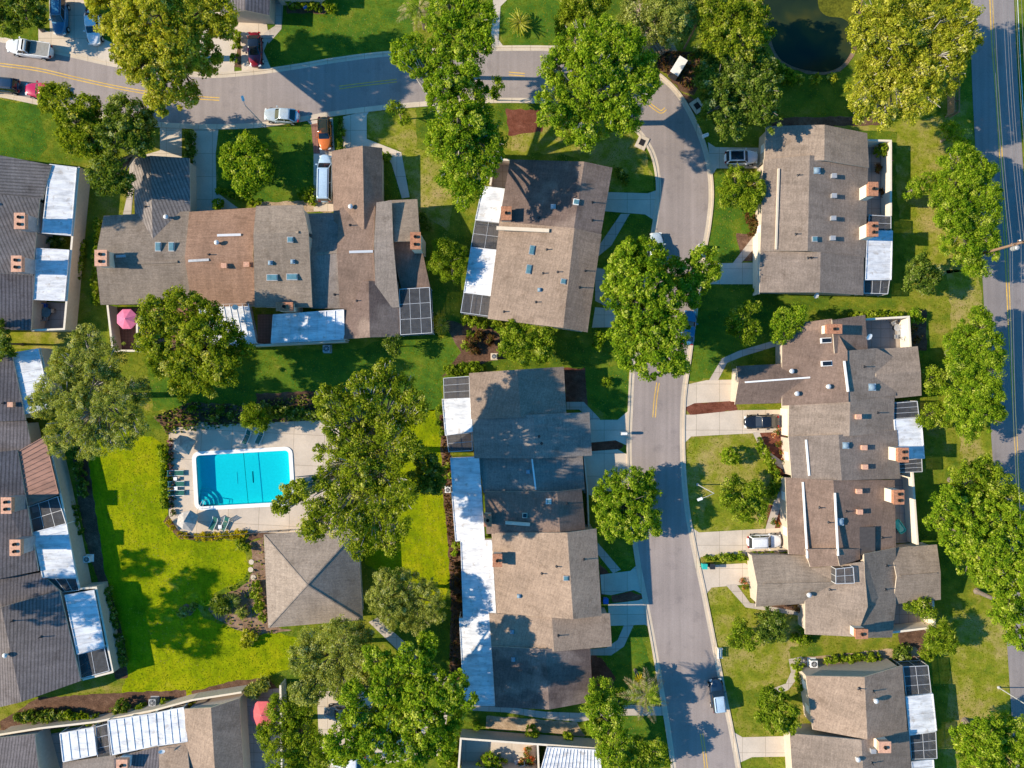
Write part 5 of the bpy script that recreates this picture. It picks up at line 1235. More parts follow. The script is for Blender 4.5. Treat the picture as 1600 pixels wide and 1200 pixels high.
# ground cover and grass tufts nobody could count
def tufts(label, n, poly, z, mat, size, name='grass_tufts'):
    P = []; xs = [p[0] for p in poly]; ys = [p[1] for p in poly]
    while len(P) < n:
        x = random.uniform(min(xs), max(xs)); y = random.uniform(min(ys), max(ys)); ins = False
        for i in range(len(poly)):
            a, b = poly[i], poly[(i+1) % len(poly)]
            if (a[1] > y) != (b[1] > y) and x < (b[0]-a[0])*(y-a[1])/(b[1]-a[1])+a[0]: ins = not ins
        if ins: P.append(tuple(W(x, y, 0)))
    P = np.array(P); P[:, 2] = z; N = len(P); a = rng.random(N)*6.28; U = np.stack([np.cos(a), np.sin(a), np.zeros(N)], 1)*size
    V = np.stack([-np.sin(a)*size*.5, np.cos(a)*size*.5, np.full(N, size*1.1)], 1)*rng.uniform(.6, 1.2, N)[:, None]
    vv = np.stack([P-U*.5, P+U*.5, P+U*.6+V, P-U*.4+V], 1).reshape(-1, 3)
    return tag(quads(name, vv, rng.random(N), mat, loc=(0,0,0)), label, None, None, 'stuff')
tufts('ivy and low ground cover in the beds round the pavilion', 260, [(300,940),(350,920),(398,880),(395,850),(410,850),(416,975),(440,990),(350,985)], .03, L['bush'], .2, 'ground_cover')
tufts('low plants in the side beds of the central terrace', 1200, [(688,650),(702,650),(702,700),(712,770),(722,850),(728,960),(733,1090),(700,1075),(705,960),(700,840),(690,760)], .03, L['bronze'], .18, 'ground_cover')
tufts('scattered ground cover by the pool beds', 1200, [(240,650),(300,628),(370,632),(500,612),(508,655),(400,662),(262,678)], .03, L['dark'], .22, 'ground_cover')
tufts('leaf litter and low plants beside the golf cart', 500, [(1010,100),(1030,80),(1090,80),(1100,110),(1085,150),(1040,115)], .03, L['bronze'], .2, 'ground_cover')
# grass blades over every lawn that shows between the paved sheets
def inside(P, poly):
    x, y = P[:, 0], P[:, 1]; r = np.zeros(len(P), bool)
    for i in range(len(poly)):
        (x0, y0), (x1, y1) = poly[i], poly[(i+1) % len(poly)]
        if y0 == y1: continue
        r ^= ((y0 > y) != (y1 > y)) & (x < (x1-x0)*(y-y0)/(y1-y0)+x0)
    return r
L['turf'] = leafmat('turf_blades', [(0, (.10,.15,.008)), (.4, (.16,.21,.008)), (.75, (.25,.27,.015)), (1, (.36,.32,.08))], .4)
L['litter'] = leafmat('fallen_leaves', [(0, (.10,.055,.03)), (.5, (.26,.16,.07)), (1, (.42,.33,.16))], .1)
def scatter(name, label, n, size, mat, upright, z0):
    P = np.stack([rng.uniform(-72, 72, n), rng.uniform(-55, 55, n)], 1); bad = np.zeros(n, bool)
    for poly in EXCL+[[tuple(p) for p in pool_out]]: bad |= inside(P, poly)
    P = P[~bad]; n = len(P); a = rng.random(n)*6.28; s = size*rng.uniform(.5, 1.3, n)
    U = np.stack([np.cos(a)*s, np.sin(a)*s, np.zeros(n)], 1); V = np.stack([-np.sin(a)*s*.8, np.cos(a)*s*.8, np.full(n, upright)*s], 1)
    B = np.concatenate([P, np.full((n, 1), z0)], 1)
    vv = np.stack([B-U*.5, B+U*.5, B+U*.45+V, B-U*.35+V], 1).reshape(-1, 3)
    patch = .5+.22*np.sin(P[:, 0]*.35+2*np.sin(P[:, 1]*.21))*np.cos(P[:, 1]*.4+P[:, 0]*.13)
    return tag(quads(name, vv, np.clip(patch+.22*rng.normal(size=n), 0, 1), mat, loc=(0,0,0)), label, None, None, 'stuff')
scatter('grass_blades', 'short grass blades over the lawns', 190000, .12, L['turf'], .07, .012)
scatter('leaf_litter', 'fallen leaves scattered over lawns and beds', 700, .07, L['litter'], .1, .02)
# ------------------------------------------------------------------ vehicles
GRP = 'vehicles parked along the street and on the drives'
def car(label, cat, px, py, deg, ln, kind, col, name='parked_car', roofcol=None, wd=1.82, sunroof=False):
    base = W(px, py, .8); base.z = .036; t = thing(name, label, cat, base, GRP)
    Lh = ln/2; a = R(deg); Rm = Matrix.Rotation(a, 3, 'Z')
    def X(x, y, z): return Rm @ Vector((x, y, z))+base
    hood = {'sedan': .92, 'suv': 1.05, 'pickup': 1.12, 'van': 1.1, 'hatch': .95}[kind]
    top = {'sedan': 1.43, 'suv': 1.68, 'pickup': 1.82, 'van': 1.9, 'hatch': 1.5}[kind]
    gb = {'sedan': (-.78, .36), 'suv': (-.93, .36), 'pickup': (-.12, .46), 'van': (-.96, .62), 'hatch': (-.9, .38)}[kind]   # base of the cabin as fraction of half length
    gt = {'sedan': (-.50, .05), 'suv': (-.80, .08), 'pickup': (-.04, .20), 'van': (-.90, .32), 'hatch': (-.72, .08)}[kind]
    def ring(z, sl, sw, n=36, nose=.84, tail=.9, e=3.6):
        out = []
        for i in range(n):
            q = 2*math.pi*i/n; c, s = math.cos(q), math.sin(q)
            x = math.copysign(abs(c)**(2/e), c); y = math.copysign(abs(s)**(2/e), s)
            tf = nose+(1-nose)*(1-max(0, x)**3) if x > 0 else tail+(1-tail)*(1-max(0, -x)**3)
            out.append(X(x*Lh*sl, y*wd/2*sw*tf, z))
        return out
    bt = hood-.06
    body = MB().mat(col); body.rings([ring(.2, .94, .9), ring(.3, .985, .975), ring(.55, 1, 1), ring(bt-.12, .99, .985), ring(bt, .965, .93), ring(hood, .9, .82)])
    bo = body.build('body', None, t, smooth=True)
    if kind == 'pickup':
        bd = MB().mat(M['tonneau']); bd.box(X(-Lh*.53, 0, hood+.03), (Lh*.82, wd*.84, .06), a); bd.build('bed_cover', None, t)
        rl = MB().mat(col)
        for s in (-1, 1): rl.box(X(-Lh*.53, s*wd*.45, hood+.02), (Lh*.84, .1, .12), a)
        rl.box(X(-Lh*.955, 0, hood+.02), (.09, wd*.8, .12), a); rl.build('bed_rail', None, t)
    def cring(z, x0, x1, w_, r=.22):
        x0 *= Lh; x1 *= Lh; w_ = w_*wd/2; out = []
        for cx, cy, a0 in ((x1-r, w_-r, 0), (x0+r, w_-r, 90), (x0+r, -w_+r, 180), (x1-r, -w_+r, 270)):
            for k in range(4): q = R(a0+30*k); out.append(X(cx+r*math.cos(q), cy+r*math.sin(q), z))
        return out
    gl = MB(); gl.rings([cring(hood-.08, gb[0], gb[1], .88), cring(hood, gb[0]*1.0, gb[1]*1.0, .86), cring(top-.07, gt[0]-.02, gt[1]+.02, .76)]); gl.build('window', M['carglass'], t, smooth=False)
    rf = MB().mat(roofcol or col); rf.rings([cring(top-.09, gt[0]-.03, gt[1]+.035, .79, .2), cring(top-.03, gt[0]-.02, gt[1]+.02, .775, .2), cring(top+.01, gt[0]+.06, gt[1]-.08, .64, .25)]); rf.build('roof', None, t, smooth=True)
    class PL:
        def bar(s, p, q, w_): MB().mat(col).bar(p, q, w_).build('pillar', None, t)
    pl = PL()
    for s in (-1, 1):
        pl.bar(X(gb[1]*Lh-.05, s*wd*.425, hood-.02), X(gt[1]*Lh+.03, s*wd*.355, top-.07), .07)
        pl.bar(X(gb[0]*Lh+.08, s*wd*.425, hood-.02), X(gt[0]*Lh, s*wd*.355, top-.07), .12)
        xm = (gb[0]+gb[1])/2*Lh; xt = (gt[0]+gt[1])/2*Lh; pl.bar(X(xm, s*wd*.442, hood-.02), X(xt, s*wd*.365, top-.07), .06)
    for s in (-1, 1):
        MB().mat(col).box(X(gb[1]*Lh-.25, s*(wd/2+.08), hood+.08), (.16, .2, .14), a).build('mirror', None, t)
        MB().box(X(Lh*.925, s*wd*.32, .68), (.2, .34, .16), a+s*R(14)).build('headlight', M['lens'], t)
        MB().box(X(-Lh*.945, s*wd*.34, .78), (.14, .3, .2), a-s*R(10)).build('taillight', M['taillens'], t)
        for x in (.62, -.6):
            c0 = X(x*Lh, s*(wd/2-.2), .33); c1 = X(x*Lh, s*(wd/2+.015), .33)
            w_ = MB().tube(c0, c1, .335, n=18).build('wheel', M['rubber'], t)
            MB().tube(lerp(c0, c1, .9), c1+(c1-c0)*.05, .2, n=12).build('rim', M['alu'], w_)
    if kind in ('suv', 'van', 'hatch'):
        for s in (-1, 1): MB().bar(X(gt[0]*Lh+.1, s*wd*.31, top+.04), X(gt[1]*Lh-.1, s*wd*.31, top+.04), .04).build('roof_rail', M['darkmetal'], t)
    if sunroof: MB().box(X((gt[0]+gt[1])/2*Lh, 0, top+.01), ((gt[1]-gt[0])*Lh*.86, wd*.56, .03), a).build('roof_panel', CK, t)
    pt = MB().box(X(-Lh*.985, 0, .55), (.03, .5, .14), a); pt.build('number_plate', M['white'], t)
    MB().box(X(Lh*.955, 0, .5), (.06, wd*.5, .2), a).build('grille', M['darkmetal'], t)
    return t
CW = paint('white_car_paint', (.74,.74,.74)); CS = paint('silver_blue_paint', (.50,.57,.60), metal=.2); CB = paint('blue_paint', (.05,.18,.32)); CN = paint('navy_paint', (.012,.03,.06))
CR = paint('dark_red_paint', (.20,.008,.02)); CM = paint('crimson_paint', (.5,.006,.06)); CO = paint('orange_paint', (.62,.15,.012)); CK = paint('black_paint', (.012,.014,.018)); CG = paint('grey_paint', (.22,.20,.20))
CL = paint('light_blue_paint', (.42,.55,.66))
M['tonneau'] = simple('grey_tonneau', (.28,.27,.25), .8)
car('white pickup truck with a grey bed cover parked at the upper left kerb', 'pickup truck', 46, 76, 172, 5.9, 'pickup', CW, 'pickup_truck', wd=2.0)
car('blue SUV on the driveway above the white pickup', 'suv', 93, 26, -91, 4.7, 'suv', CB)
car('white car half hidden by the huge oak, right of the blue SUV', 'car', 145, 42, -86, 4.6, 'sedan', CW)
car('dark red car facing down the driveway below the top edge house', 'car', 398, 77, -89, 4.5, 'sedan', CR, roofcol=CK)
car('dark blue car cut by the left edge of the street', 'car', 4, 133, 175, 4.5, 'suv', CN)
car('crimson car at the kerb partly under an oak', 'car', 66, 141, 176, 4.5, 'sedan', CM)
car('silver-blue sedan parked at the lower kerb of the upper street', 'car', 440, 180, 176, 4.6, 'sedan', CS)
car('orange car on the drive above the white van', 'car', 507, 208, -88, 4.3, 'hatch', CO, wd=1.75)
car('white van nosing out beside the driveway wing of the widest block', 'van', 508, 279, 89, 6.2, 'van', CL, 'parked_van', wd=1.95)
car('white SUV with a black roof on the driveway below the broad dark oak', 'suv', 1158, 246, 1, 4.3, 'suv', CW, sunroof=True)
car('light car at the kerb whose tail is under the largest street tree', 'car', 1027, 390, 95, 4.5, 'sedan', CS)
car('blue car at the right kerb under the largest street tree', 'car', 1076, 512, 84, 4.5, 'sedan', CB)
car('black sedan on the pale driveway of the long terrace', 'car', 1190, 659, 181, 4.5, 'sedan', CK, wd=1.8)
car('white SUV on the driveway below the leafy lamp post tree', 'suv', 1194, 846, 2, 4.4, 'suv', CW)
car('white-roofed dark SUV parked at the right kerb near the bottom of the street', 'suv', 1121, 1087, 97, 4.4, 'suv', CN, roofcol=CL)
car('grey sedan in the parking court under the biggest lime oak', 'car', 533, 1114, 181, 4.5, 'sedan', CG)
car('white car at the bottom edge half hidden by leaves', 'car', 545, 1190, 178, 4.5, 'sedan', CW)
# golf cart
v = W(1061, 103, 1.9); b0 = Vector((v.x, v.y, .04)); gc = thing('golf_cart', 'white-roofed golf cart parked on dark ground beside the bend', 'golf cart', b0); ga = R(58)
Rg = Matrix.Rotation(ga, 3, 'Z')
def gx(x, y, z): return Rg @ Vector((x, y, z))+b0
MB().box(gx(0,0,1.9), (2.3,1.15,.06), ga).box(gx(0,0,1.86), (2.36,1.21,.05), ga).build('canopy', M['white'], gc)
MB().box(gx(0,0,.45), (2.3,1.1,.3), ga).box(gx(.85,0,.75), (.5,1.0,.4), ga).build('body', M['darkmetal'], gc)
MB().box(gx(-.1,0,.78), (.5,1.0,.16), ga).box(gx(-.35,0,1.05), (.12,1.0,.5), ga).build('seat', M['fascia'], gc)
mb = MB()
for x in (-.95, .95):
    for y in (-.5, .5): mb.bar(gx(x,y,.5), gx(x*.95,y,1.87), .05)
mb.build('canopy_post', M['darkmetal'], gc)
for x in (-.75, .8):
    for y in (-.5, .5): MB().tube(gx(x,y-.09,.22), gx(x,y+.09,.22), .22, n=14).build('wheel', M['rubber'], gc)
# ------------------------------------------------------------------ street furniture
def lamp(label, px, py, h, arms, group='street lamps on tall poles'):
    b = W(px, py, 0); t = thing('street_lamp', label, 'street lamp', b, group)
    MB().tube(b, b+Vector((0,0,h)), .075, .045, 10).lathe(b, [(.2,0),(.2,.12),(.1,.2)], 10).build('pole', M['lamp_grey'], t)
    for ax, ay, al in arms:
        e = b+Vector((ax*al, ay*al, h+.15)); m_ = MB().path([b+Vector((0,0,h-.05)), lerp(b+Vector((0,0,h)), e, .6)+Vector((0,0,.12)), e], [.035,.03,.025], 8).build('arm', M['lamp_grey'], t)
        MB().box(e+Vector((ax*.25, ay*.25, -.02)), (.62,.3,.16), math.atan2(ay, ax)).build('lamp_head', M['lens'], m_)
lamp('white street lamp with a bent arm on the lawn beside the dark leafy tree', 1090, 757, 7.3, [(-.93,-.36,1.6)])
lamp('thin street lamp at the kerb left of the silver-blue sedan', 414, 197, 6.6, [(-.3,.95,.6)])
lamp('tall white street lamp beside the highway in the lower right corner', 1560, 1074, 9, [(1,.1,1.5)])
# power poles and wires
b = W(1506, 404, 0); up = thing('utility_pole', 'brown wooden utility pole leaning out over the highway, carrying the wires', 'utility pole', b)
PHH = 12.2
MB().tube(b, b+Vector((0,0,PHH)), .2, .13, 12).build('pole', M['pole'], up)
mb = MB().box(b+Vector((0,0,11.2)), (2.3,.14,.16)).box(b+Vector((0,0,9.6)), (1.5,.12,.14)); mb.build('crossarm', M['pole'], up)
mb = MB()
for x in (-1.05,-.4,.4,1.05): mb.lathe(b+Vector((x,0,11.28)), [(.05,0),(.09,.08),(.05,.16),(.08,.22),(.02,.28)], 8)
mb.build('insulator', M['lens'], up)
MB().lathe(b+Vector((.0,-.45,8.7)), [(.02,0),(.28,.05),(.28,.85),(.2,.95),(.02,1)], 14).build('transformer', M['grey'], up)
def wire(label, pts3, sag, r=.02):
    pts = []
    for p, q in zip(pts3, pts3[1:]):
        for i in range(16 if q is not pts3[-1] else 17):
            t_ = i/16; v = lerp(Vector(p), Vector(q), t_); v.z -= sag*4*t_*(1-t_); pts.append(v)
    o = MB().path(pts, [r]*len(pts), 5).build('power_line', M['wire'], None, loc=pts3[0]); tag(o, label, 'power line', 'power lines along the highway')
ords = ['leftmost', 'second', 'third', 'fourth', 'fifth', 'sixth', 'rightmost']
for i, (x, z) in enumerate(((-1.05,11.55),(-.7,9.7),(-.4,11.55),(.1,8.2),(.4,11.55),(.7,9.7),(1.05,11.55))):
    c = b+Vector((x, 0, 0)); wire('%s power wire from the left above the highway%s' % (ords[i], ', hung lowest' if i == 3 else ''), [Vector((c.x-2.2, c.y+45, z)), Vector((c.x, c.y, z)), Vector((c.x+3.2, c.y-62, z))], 1.0, .02)
b2 = W(1069, 76, 0); t = thing('utility_pole', 'short wooden service pole behind the golf cart under the trees', 'utility pole', b2)
MB().tube(b2, b2+Vector((0,0,6)), .14, .1, 10).build('pole', M['pole'], t); MB().box(b2+Vector((0,0,5.7)), (.9,.1,.1)).build('crossarm', M['pole'], t)
for dx, sd_ in ((-.3, 'left'), (.35, 'right')):
    o = MB().path([b2+Vector((dx,0,5.8)), W(1090+dx*12, 38, 6.2), W(1112+dx*12, -8, 7)], [.018]*3, 5).build('power_line', M['alu'], None, loc=b2); tag(o, '%s one of the twin white wires slanting up from the short service pole' % sd_, 'power line', 'twin service wires')
# rail fence near the highway
fb = W(1484, 138, 0); fr = thing('rail_fence', 'brown wooden rail fence beside the highway casting striped shadows', 'fence', fb)
mb = MB(); y0, y1 = W(1484, 92, 0).y, W(1485, 183, 0).y
ys = [y0+(y1-y0)*i/5 for i in range(6)]
for y in ys: MB().box((fb.x, y, .95), (.14,.14,1.9)).build('post', M['wood'], fr)
for z in (.35,.75,1.15,1.55,1.85): mb.box((fb.x+.09, (y0+y1)/2, z), (.04, abs(y1-y0)+.2, .14))
mb.build('rail', M['wood'], fr)
sb = W(1478, 165, 0); sg = thing('sign_board', 'low brown wooden board standing beside the rail fence', 'board', sb)
mb = MB()
for k in range(7): mb.box((sb.x, sb.y-1.35+k*.45, 1.1), (.08,.43,1.5))
mb.build('panel', M['wood'], sg); MB().box((sb.x-.1, sb.y-1.5, 1), (.12,.12,2)).box((sb.x-.1, sb.y+1.5, 1), (.12,.12,2)).build('post', M['wood'], sg)
# wooden steps / slatted pallet by the golf cart
v = W(1020, 78, 0); st = thing('slatted_bridge', 'small wooden slatted footbridge left of the golf cart', 'footbridge', v); an = R(35)
mb = MB()
for k in range(9):
    o = Matrix.Rotation(an, 3, 'Z') @ Vector((-1.8+k*.45, 0, 0)); mb.box((v.x+o.x, v.y+o.y, .3), (.26, 2.6, .06), an)
mb.build('plank', M['wood'], st)
mb = MB()
for s in (-1, 1):
    o0_ = Matrix.Rotation(an, 3, 'Z') @ Vector((-2, s*1.2, .24)); o1_ = Matrix.Rotation(an, 3, 'Z') @ Vector((2, s*1.2, .24)); mb.bar(v+o0_, v+o1_, .1, .18)
    mb.bar(v+o0_+Vector((0,0,.8)), v+o1_+Vector((0,0,.8)), .06)
mb.build('beam', M['wood'], st)
# storm drains
for (x, y, an_, lab) in ((1003,223,-25,'square concrete storm drain inlet in the inner curve of the street'),(1089,166,35,'square storm drain inlet with brick edge at the outer curve of the street')):
    v = W(x, y, 0); t = thing('storm_drain', lab, 'storm drain', v, 'storm drain inlets'); aa = R(an_)
    MB().box(v+Vector((0,0,.07)), (1.4,1.7,.14), aa).build('slab', M['kerb'], t)
    g_ = MB().box(v+Vector((0,0,.145)), (.7,.8,.03), aa).build('opening', M['soot'], t); mb = MB()
    for k in range(5):
        o = Matrix.Rotation(aa, 3, 'Z') @ Vector((-.28+k*.14, 0, .17)); mb.box(v+o, (.04,.8,.03), aa)
    mb.build('grate', M['darkmetal'], t)
# ------------------------------------------------------------------ pool and garden furniture
def lounger(label, px, py, deg, col='green_fabric'):
    b = W(px, py, .3); b.z = .045; t = thing('sun_lounger', label, 'sun lounger', b, 'sun loungers on the pool deck'); a = R(deg); Rm = Matrix.Rotation(a, 3, 'Z')
    def X(x, y, z): return Rm @ Vector((x, y, z))+b
    mb = MB()
    for k in range(9): mb.box(X(-.85+k*.13, 0, .32), (.11,.6,.025), a)
    mb.build('seat', M[col], t); mb = MB()
    for k in range(6): mb.box(X(.38+k*.11, 0, .36+k*.07), (.1,.6,.025), a)
    mb.build('backrest', M[col], t)
    fr_ = MB()
    for s in (-1, 1): fr_.bar(X(-.95, s*.33, .31), X(.38, s*.33, .31), .05); fr_.bar(X(.36, s*.33, .31), X(1.0, s*.33, .78), .05)
    fr_.build('frame', M['white'], t)
    for x in (-.75, .5):
        for s in (-1, 1): MB().box(X(x, s*.31, .15), (.05,.05,.3), a).build('leg', M['white'], t)
for i, (x, y, d_, lab) in enumerate(((276,739,180,'dark green lounger at the left edge of the pool deck, uppermost of three'),(277,756,180,'dark green lounger at the left edge of the pool deck, middle of three'),(277,770,180,'dark green lounger at the left edge of the pool deck, lowest of three'),
        (334,818,65,'striped green lounger on the sunny lower deck, left of the pair'),(352,818,65,'striped green lounger on the sunny lower deck, right of the pair'),(386,683,65,'shaded lounger under the round tree, left of the pair'),(406,683,65,'shaded lounger under the round tree, right of the pair'))): lounger(lab, x, y, d_)
def side_table(label, px, py):
    b = W(px, py, .4); b.z = .045; t = thing('side_table', label, 'table', b, 'white side tables by the pool')
    MB().box(b+Vector((0,0,.42)), (.45,.45,.04)).build('table_top', M['white'], t)
    for x in (-.17,.17):
        for y in (-.17,.17): MB().box(b+Vector((x,y,.2)), (.04,.04,.4)).build('leg', M['white'], t)
side_table('white side table between the upper two left loungers', 274, 748); side_table('white side table between the lower two left loungers', 275, 763); side_table('white side table between the striped loungers', 344, 823)
def umbrella(label, px, py, h, r, mat, drop=.45, ragged=False, loc_z=.04):
    b = W(px, py, h); top = b.copy(); b = Vector((b.x, b.y, loc_z)); t = thing('patio_umbrella', label, 'umbrella', b, 'open umbrellas')
    MB().tube(b, top+Vector((0,0,.08)), .03, n=8).lathe(b, [(.28,0),(.25,.08),(.05,.1)], 12).build('pole', M['white'], t)
    mb = MB(); n_ = 8; vs = [top]; 
    for i in range(n_):
        a_ = 2*math.pi*(i+.5)/n_; rr = r*(random.uniform(.75, 1.1) if ragged else 1); vs.append(top+Vector((math.cos(a_)*rr, math.sin(a_)*rr, -drop*(random.uniform(.7, 1.6) if ragged else 1))))
    fs = [[0, 1+i, 1+(i+1) % n_] for i in range(n_)]; mb.add(vs, fs); mb.add([v-Vector((0,0,.02)) for v in vs], [f[::-1] for f in fs])
    for i in range(n_): mb.bar(top-Vector((0,0,.03)), vs[1+i]-Vector((0,0,.03)), .02)
    for i in range(n_):
        p_, q_ = vs[1+i], vs[1+(i+1) % n_]; mb.add([p_, q_, q_-Vector((0,0,.14)), p_-Vector((0,0,.14))], [[0,1,2,3]])
    mb.build('canopy', mat, t)
umbrella('pink umbrella on the patio left of the very dark oak', 195, 498, 2.5, 1.35, M['pink'])
umbrella('coral umbrella on the grey patio of the lower left terrace', 408, 1118, 2.5, 1.7, M['red_canvas'])
umbrella('weathered grey umbrella at the upper left corner of the pool deck', 281, 697, 2.3, 1.35, M['greycanvas'], .9, True)
umbrella('weathered grey umbrella at the lower left corner of the pool deck', 287, 815, 2.3, 1.45, M['greycanvas'], .7, True)
def chair_round(label, px, py, col, deg=0, z=.05, group='patio chairs'):
    b = W(px, py, .4); b.z = z; t = thing('patio_chair', label, 'chair', b, group); a = R(deg); Rm = Matrix.Rotation(a, 3, 'Z')
    def X(x, y, z): return Rm @ Vector((x, y, z))+b
    MB().box(X(0,0,.42), (.5,.52,.06), a).build('seat', M[col], t); MB().box(X(-.25,0,.72), (.05,.52,.55), a).build('backrest', M[col], t)
    for x in (-.22,.22):
        for y in (-.23,.23): MB().box(X(x,y,.2), (.04,.04,.4), a).build('leg', M['darkmetal'], t)
    for y in (-.27,.27): MB().box(X(0,y,.62), (.5,.05,.04), a).build('armrest', M['darkmetal'], t)
def table_round(label, px, py, r, mat, z=.05):
    b = W(px, py, .7); b.z = z; t = thing('patio_table', label, 'table', b, 'patio tables')
    MB().lathe(b+Vector((0,0,.7)), [(r,0),(r,.04)], 20).build('table_top', mat, t); MB().tube(b, b+Vector((0,0,.7)), .05, n=8).lathe(b, [(.3,0),(.28,.05)], 12).build('base', M['darkmetal'], t)
table_round('round glass table on the open patio of the upper left terrace', 72, 488, .65, M['skylight'])
for x, y, d_, lab in ((62,488,0,'left'),(82,486,180,'right'),(72,478,-90,'upper'),(72,498,90,'lower')): chair_round('dark chair on the %s side of the round glass table' % lab, x, y, 'blueplastic' if lab in ('left','upper') else 'grey', d_)
table_round('small round table on the square patio near the grill', 1402, 512, .45, M['grey'])
for x, y, d_, lab in ((1396,505,-60,'left'),(1400,526,90,'lower')): chair_round('grey chair %s of the small round table on the square patio' % lab, x, y, 'grey', d_)
# grill on the square patio
v = W(1410, 520, .8); v.z = .05; t = thing('barbecue_grill', 'grey metal barbecue grill against the white wall of the square patio', 'grill', v)
MB().box(v+Vector((0,0,.45)), (.55,1.1,.8)).build('cabinet', M['grey'], t); MB().box(v+Vector((0,-.8,.8)), (.5,.45,.04)).box(v+Vector((0,.8,.8)), (.5,.45,.04)).build('side_shelf', M['alu'], t)
MB().tube(v+Vector((0,-.5,.92)), v+Vector((0,.5,.92)), .28, n=16).build('lid', M['alu'], t)
for s in (-.25,.25): MB().tube(v+Vector((s,-.6,.08)), v+Vector((s,-.5,.08)), .08, n=10).build('wheel', M['rubber'], t)
# hot tub
v = W(1406, 823, .6); v.z = .05; t = thing('plunge_tub', 'long turquoise tub standing in the narrow patio of the long terrace', 'tub', v); a = R(-55)
def rr(lx, ly, r, z, n_=5):
    out_ = []
    for cx_, cy_, a0 in ((lx/2-r, ly/2-r, 0), (-lx/2+r, ly/2-r, 90), (-lx/2+r, -ly/2+r, 180), (lx/2-r, -ly/2+r, 270)):
        for i in range(n_): q_ = R(a0+90*i/(n_-1)); out_.append(Matrix.Rotation(a, 3, 'Z') @ Vector((cx_+r*math.cos(q_), cy_+r*math.sin(q_), z))+v)
    return out_
MB().rings([rr(1.7,.8,.2,0), rr(1.9,1.0,.25,.55), rr(1.7,.8,.2,.56), rr(1.5,.65,.2,.2)]).build('shell', M['teal'], t); MB().rings([rr(1.55,.7,.2,.3), rr(1.6,.74,.2,.38)]).build('water', simple('tub_water', (.08,.5,.45), .1), t)
def ac(label, px, py, s=.8, mat='grey'):
    v = W(px, py, .4); v.z = 0; t = thing('air_conditioner', label, 'air conditioner', v, 'outdoor air conditioner units')
    MB().box(v+Vector((0,0,.42)), (s,s,.76)).box(v+Vector((0,0,.02)), (s+.2,s+.2,.06)).build('casing', M[mat], t)
    g_ = MB().lathe(v+Vector((0,0,.8)), [(s*.42,0),(s*.4,.03)], 16).build('fan_guard', M['darkmetal'], t); mb = MB()
    for k in range(4):
        q = R(45*k); mb.bar(v+Vector((math.cos(q)*s*.42, math.sin(q)*s*.42, .85)), v-Vector((math.cos(q)*s*.42, math.sin(q)*s*.42, -.85)), .03)
    mb.build('guard_bar', M['alu'], g_)
ac('grey air conditioner below the blue-shaded patio cover', 511, 545, .9); ac('white round-topped air conditioner above the lower right house', 1270, 1036, .9, 'white'); ac('dark air conditioner behind the lower left terrace wall', 240, 1096, .9)
ac('air conditioner beside the mixed bushes of the oval bed', 772, 557, .7, 'fascia'); ac('air conditioner at the left side strip of the central terrace', 700, 765, .7, 'white'); ac('air conditioner by the left terrace wall beside a dark bush', 138, 873, .8, 'white')
ac('air conditioner at the shaded left end of the slanting terrace wall', 108, 697, .8, 'white')
def bin_(label, px, py, mat):
    v = W(px, py, .6); v.z = .03; t = thing('wheelie_bin', label, 'bin', v, 'wheelie bins')
    MB().prism([v+Vector((x,y,.95)) for x, y in ((-.3,-.32),(.3,-.32),(.3,.32),(-.3,.32))], [v+Vector((x*.8,y*.8,.05)) for x, y in ((-.3,-.32),(.3,-.32),(.3,.32),(-.3,.32))]).build('bin_body', M[mat], t)
    MB().box(v+Vector((0,0,1.0)), (.66,.7,.07)).build('lid', M[mat], t)
    for s in (-.22,.22): MB().tube(v+Vector((-.28,s-.03,.12)), v+Vector((-.28,s+.03,.12)), .12, n=10).build('wheel', M['rubber'], t)
bin_('green bin at the mouth of the lower pale driveway', 1100, 884, 'teal'); bin_('dark blue bin beside the green bin', 1112, 884, 'darkmetal'); bin_('blue bin at the driveway corner of the two-tone house', 946, 938, 'blueplastic')
bin_('blue bin near the kerb under the right street tree', 1092, 398, 'blueplastic')
# mailboxes
def mailbox(label, px, py, deg=0):
    v = W(px, py, .6); v.z = 0; t = thing('mailbox', label, 'mailbox', v, 'kerbside mailboxes'); a = R(deg)
    MB().box(v+Vector((0,0,.5)), (.12,.12,1.0)).build('post', M['white'], t); MB().box(v+Vector((0,0,1.1)), (.75,.4,.3), a).tube(v+Matrix.Rotation(a,3,'Z') @ Vector((-.375,0,1.25)), v+Matrix.Rotation(a,3,'Z') @ Vector((.375,0,1.25)), .2, n=12).build('box', M['white'], t)
mailbox('white mailbox at the kerb above the outlined terrace, upper right kerb', 1094, 385); mailbox('white mailbox at the kerb beside the thin-walled shaded driveway', 974, 677); mailbox('pale mailbox at the kerb above the black-roofed SUV drive', 1100, 214, 20)
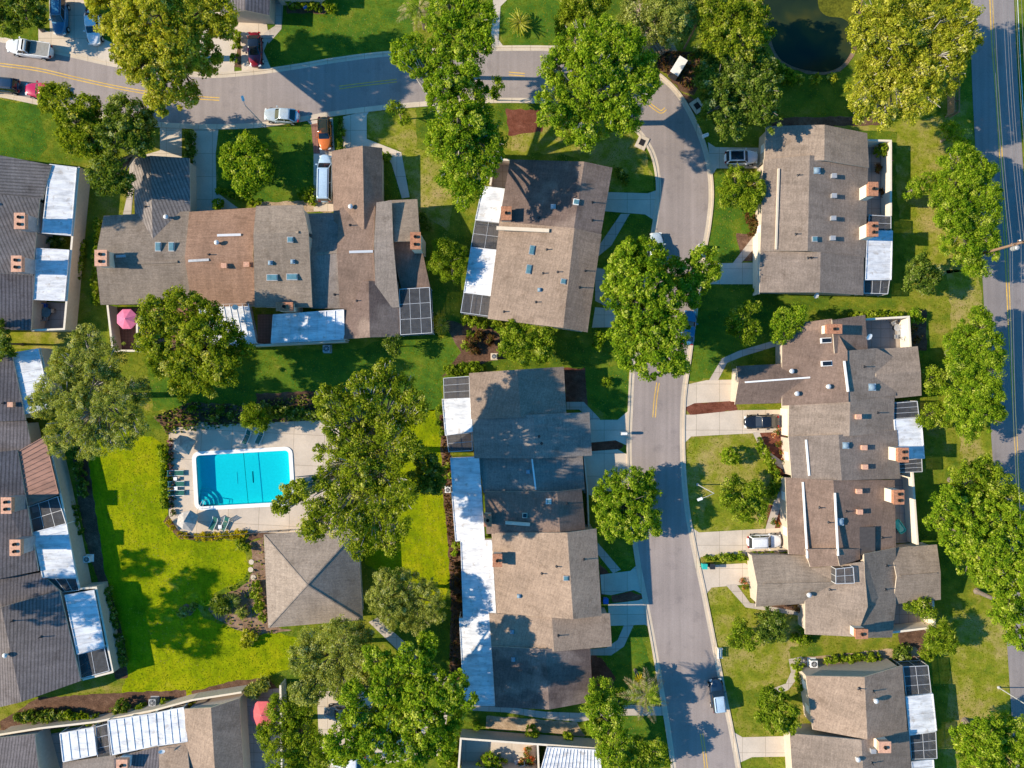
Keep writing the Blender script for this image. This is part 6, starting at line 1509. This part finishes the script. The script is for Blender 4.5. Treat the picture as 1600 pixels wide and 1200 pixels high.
# benches and chairs on lawns
def bench(label, px, py, deg, w_=1.3, mat='white'):
    b = W(px, py, .4); b.z = 0; t = thing('garden_bench', label, 'bench', b, 'garden benches'); a = R(deg); Rm = Matrix.Rotation(a, 3, 'Z')
    def X(x, y, z): return Rm @ Vector((x, y, z))+b
    mb = MB()
    for k in range(4): mb.box(X(-.2+k*.14, 0, .42), (.1,w_,.035), a)
    mb.build('seat', M[mat], t); mb = MB()
    for k in range(3): mb.box(X(-.32-.02*k, 0, .58+k*.16), (.04,w_,.1), a)
    mb.build('backrest', M[mat], t)
    for s in (-1, 1):
        for x in (-.28,.22): MB().box(X(x, s*w_*.45, .21+(.25 if x < 0 else 0)), (.06,.06,.42+(.5 if x < 0 else 0)), a).build('leg', M[mat], t)
        MB().box(X(0, s*w_*.45, .64), (.6,.07,.04), a).build('armrest', M[mat], t)
bench('white slatted bench on the dry lawn near the bottom of the street', 1125, 1020, 0); bench('white bench in the walled garden at the bottom edge', 812, 1190, 100)
# small flag
v = W(1381, 256, 0); t = thing('garden_flag', 'small red and white garden flag near the round bush', 'flag', v)
MB().tube(v, v+Vector((0,0,1.5)), .02).build('pole', M['darkmetal'], t)
mb = MB()
for k in range(5): mb.mat(M['rose'] if k % 2 == 0 else M['white']).box(v+Vector((.25,0,1.4-k*.12)), (.5,.02,.12))
mb.build('cloth', None, t)
v = W(478, 20, 0); t = thing('garden_flag', 'blue garden flag in the dark bed at the top edge', 'flag', v)
MB().tube(v, v+Vector((0,0,1.4)), .02).build('pole', M['darkmetal'], t); MB().box(v+Vector((.25,.1,1.1)), (.5,.02,.55), .6).build('cloth', M['blueplastic'], t)
# stepping stones, edging and fire pit
for x, y, lab in ((393,878,'upper'),(392,890,'middle'),(396,902,'lower')):
    v = W(x, y, 0); o = MB().lathe(Vector((v.x, v.y, .0)), [(.36,0),(.34,.07)], 12).build('stepping_stone', M['kerb'], None, loc=(v.x, v.y, 0)); tag(o, '%s round stepping stone beside the pavilion bed' % lab, 'stepping stone', 'round stepping stones')
v = W(1170, 30, 0)
# low fence at the pool house side
fb = W(500, 826, 0); fr = thing('pool_fence', 'thin dark rail fence along the lower edge of the pool deck', 'fence', fb)
mb = MB(); pts = [W(285,833,0), W(330,836,0), W(390,831,0), W(455,827,0)]
for p_, q_ in zip(pts, pts[1:]):
    for z in (.15,1.1): mb.bar(p_+Vector((0,0,z)), q_+Vector((0,0,z)), .05)
mb.build('rail', M['bronze'], fr)
for i in range(13):
    f = i/12*3; k = min(2, int(f)); p_ = lerp(pts[k], pts[k+1], f-k); MB().box(p_+Vector((0,0,.57)), (.05,.05,1.14)).build('post', M['bronze'], fr)
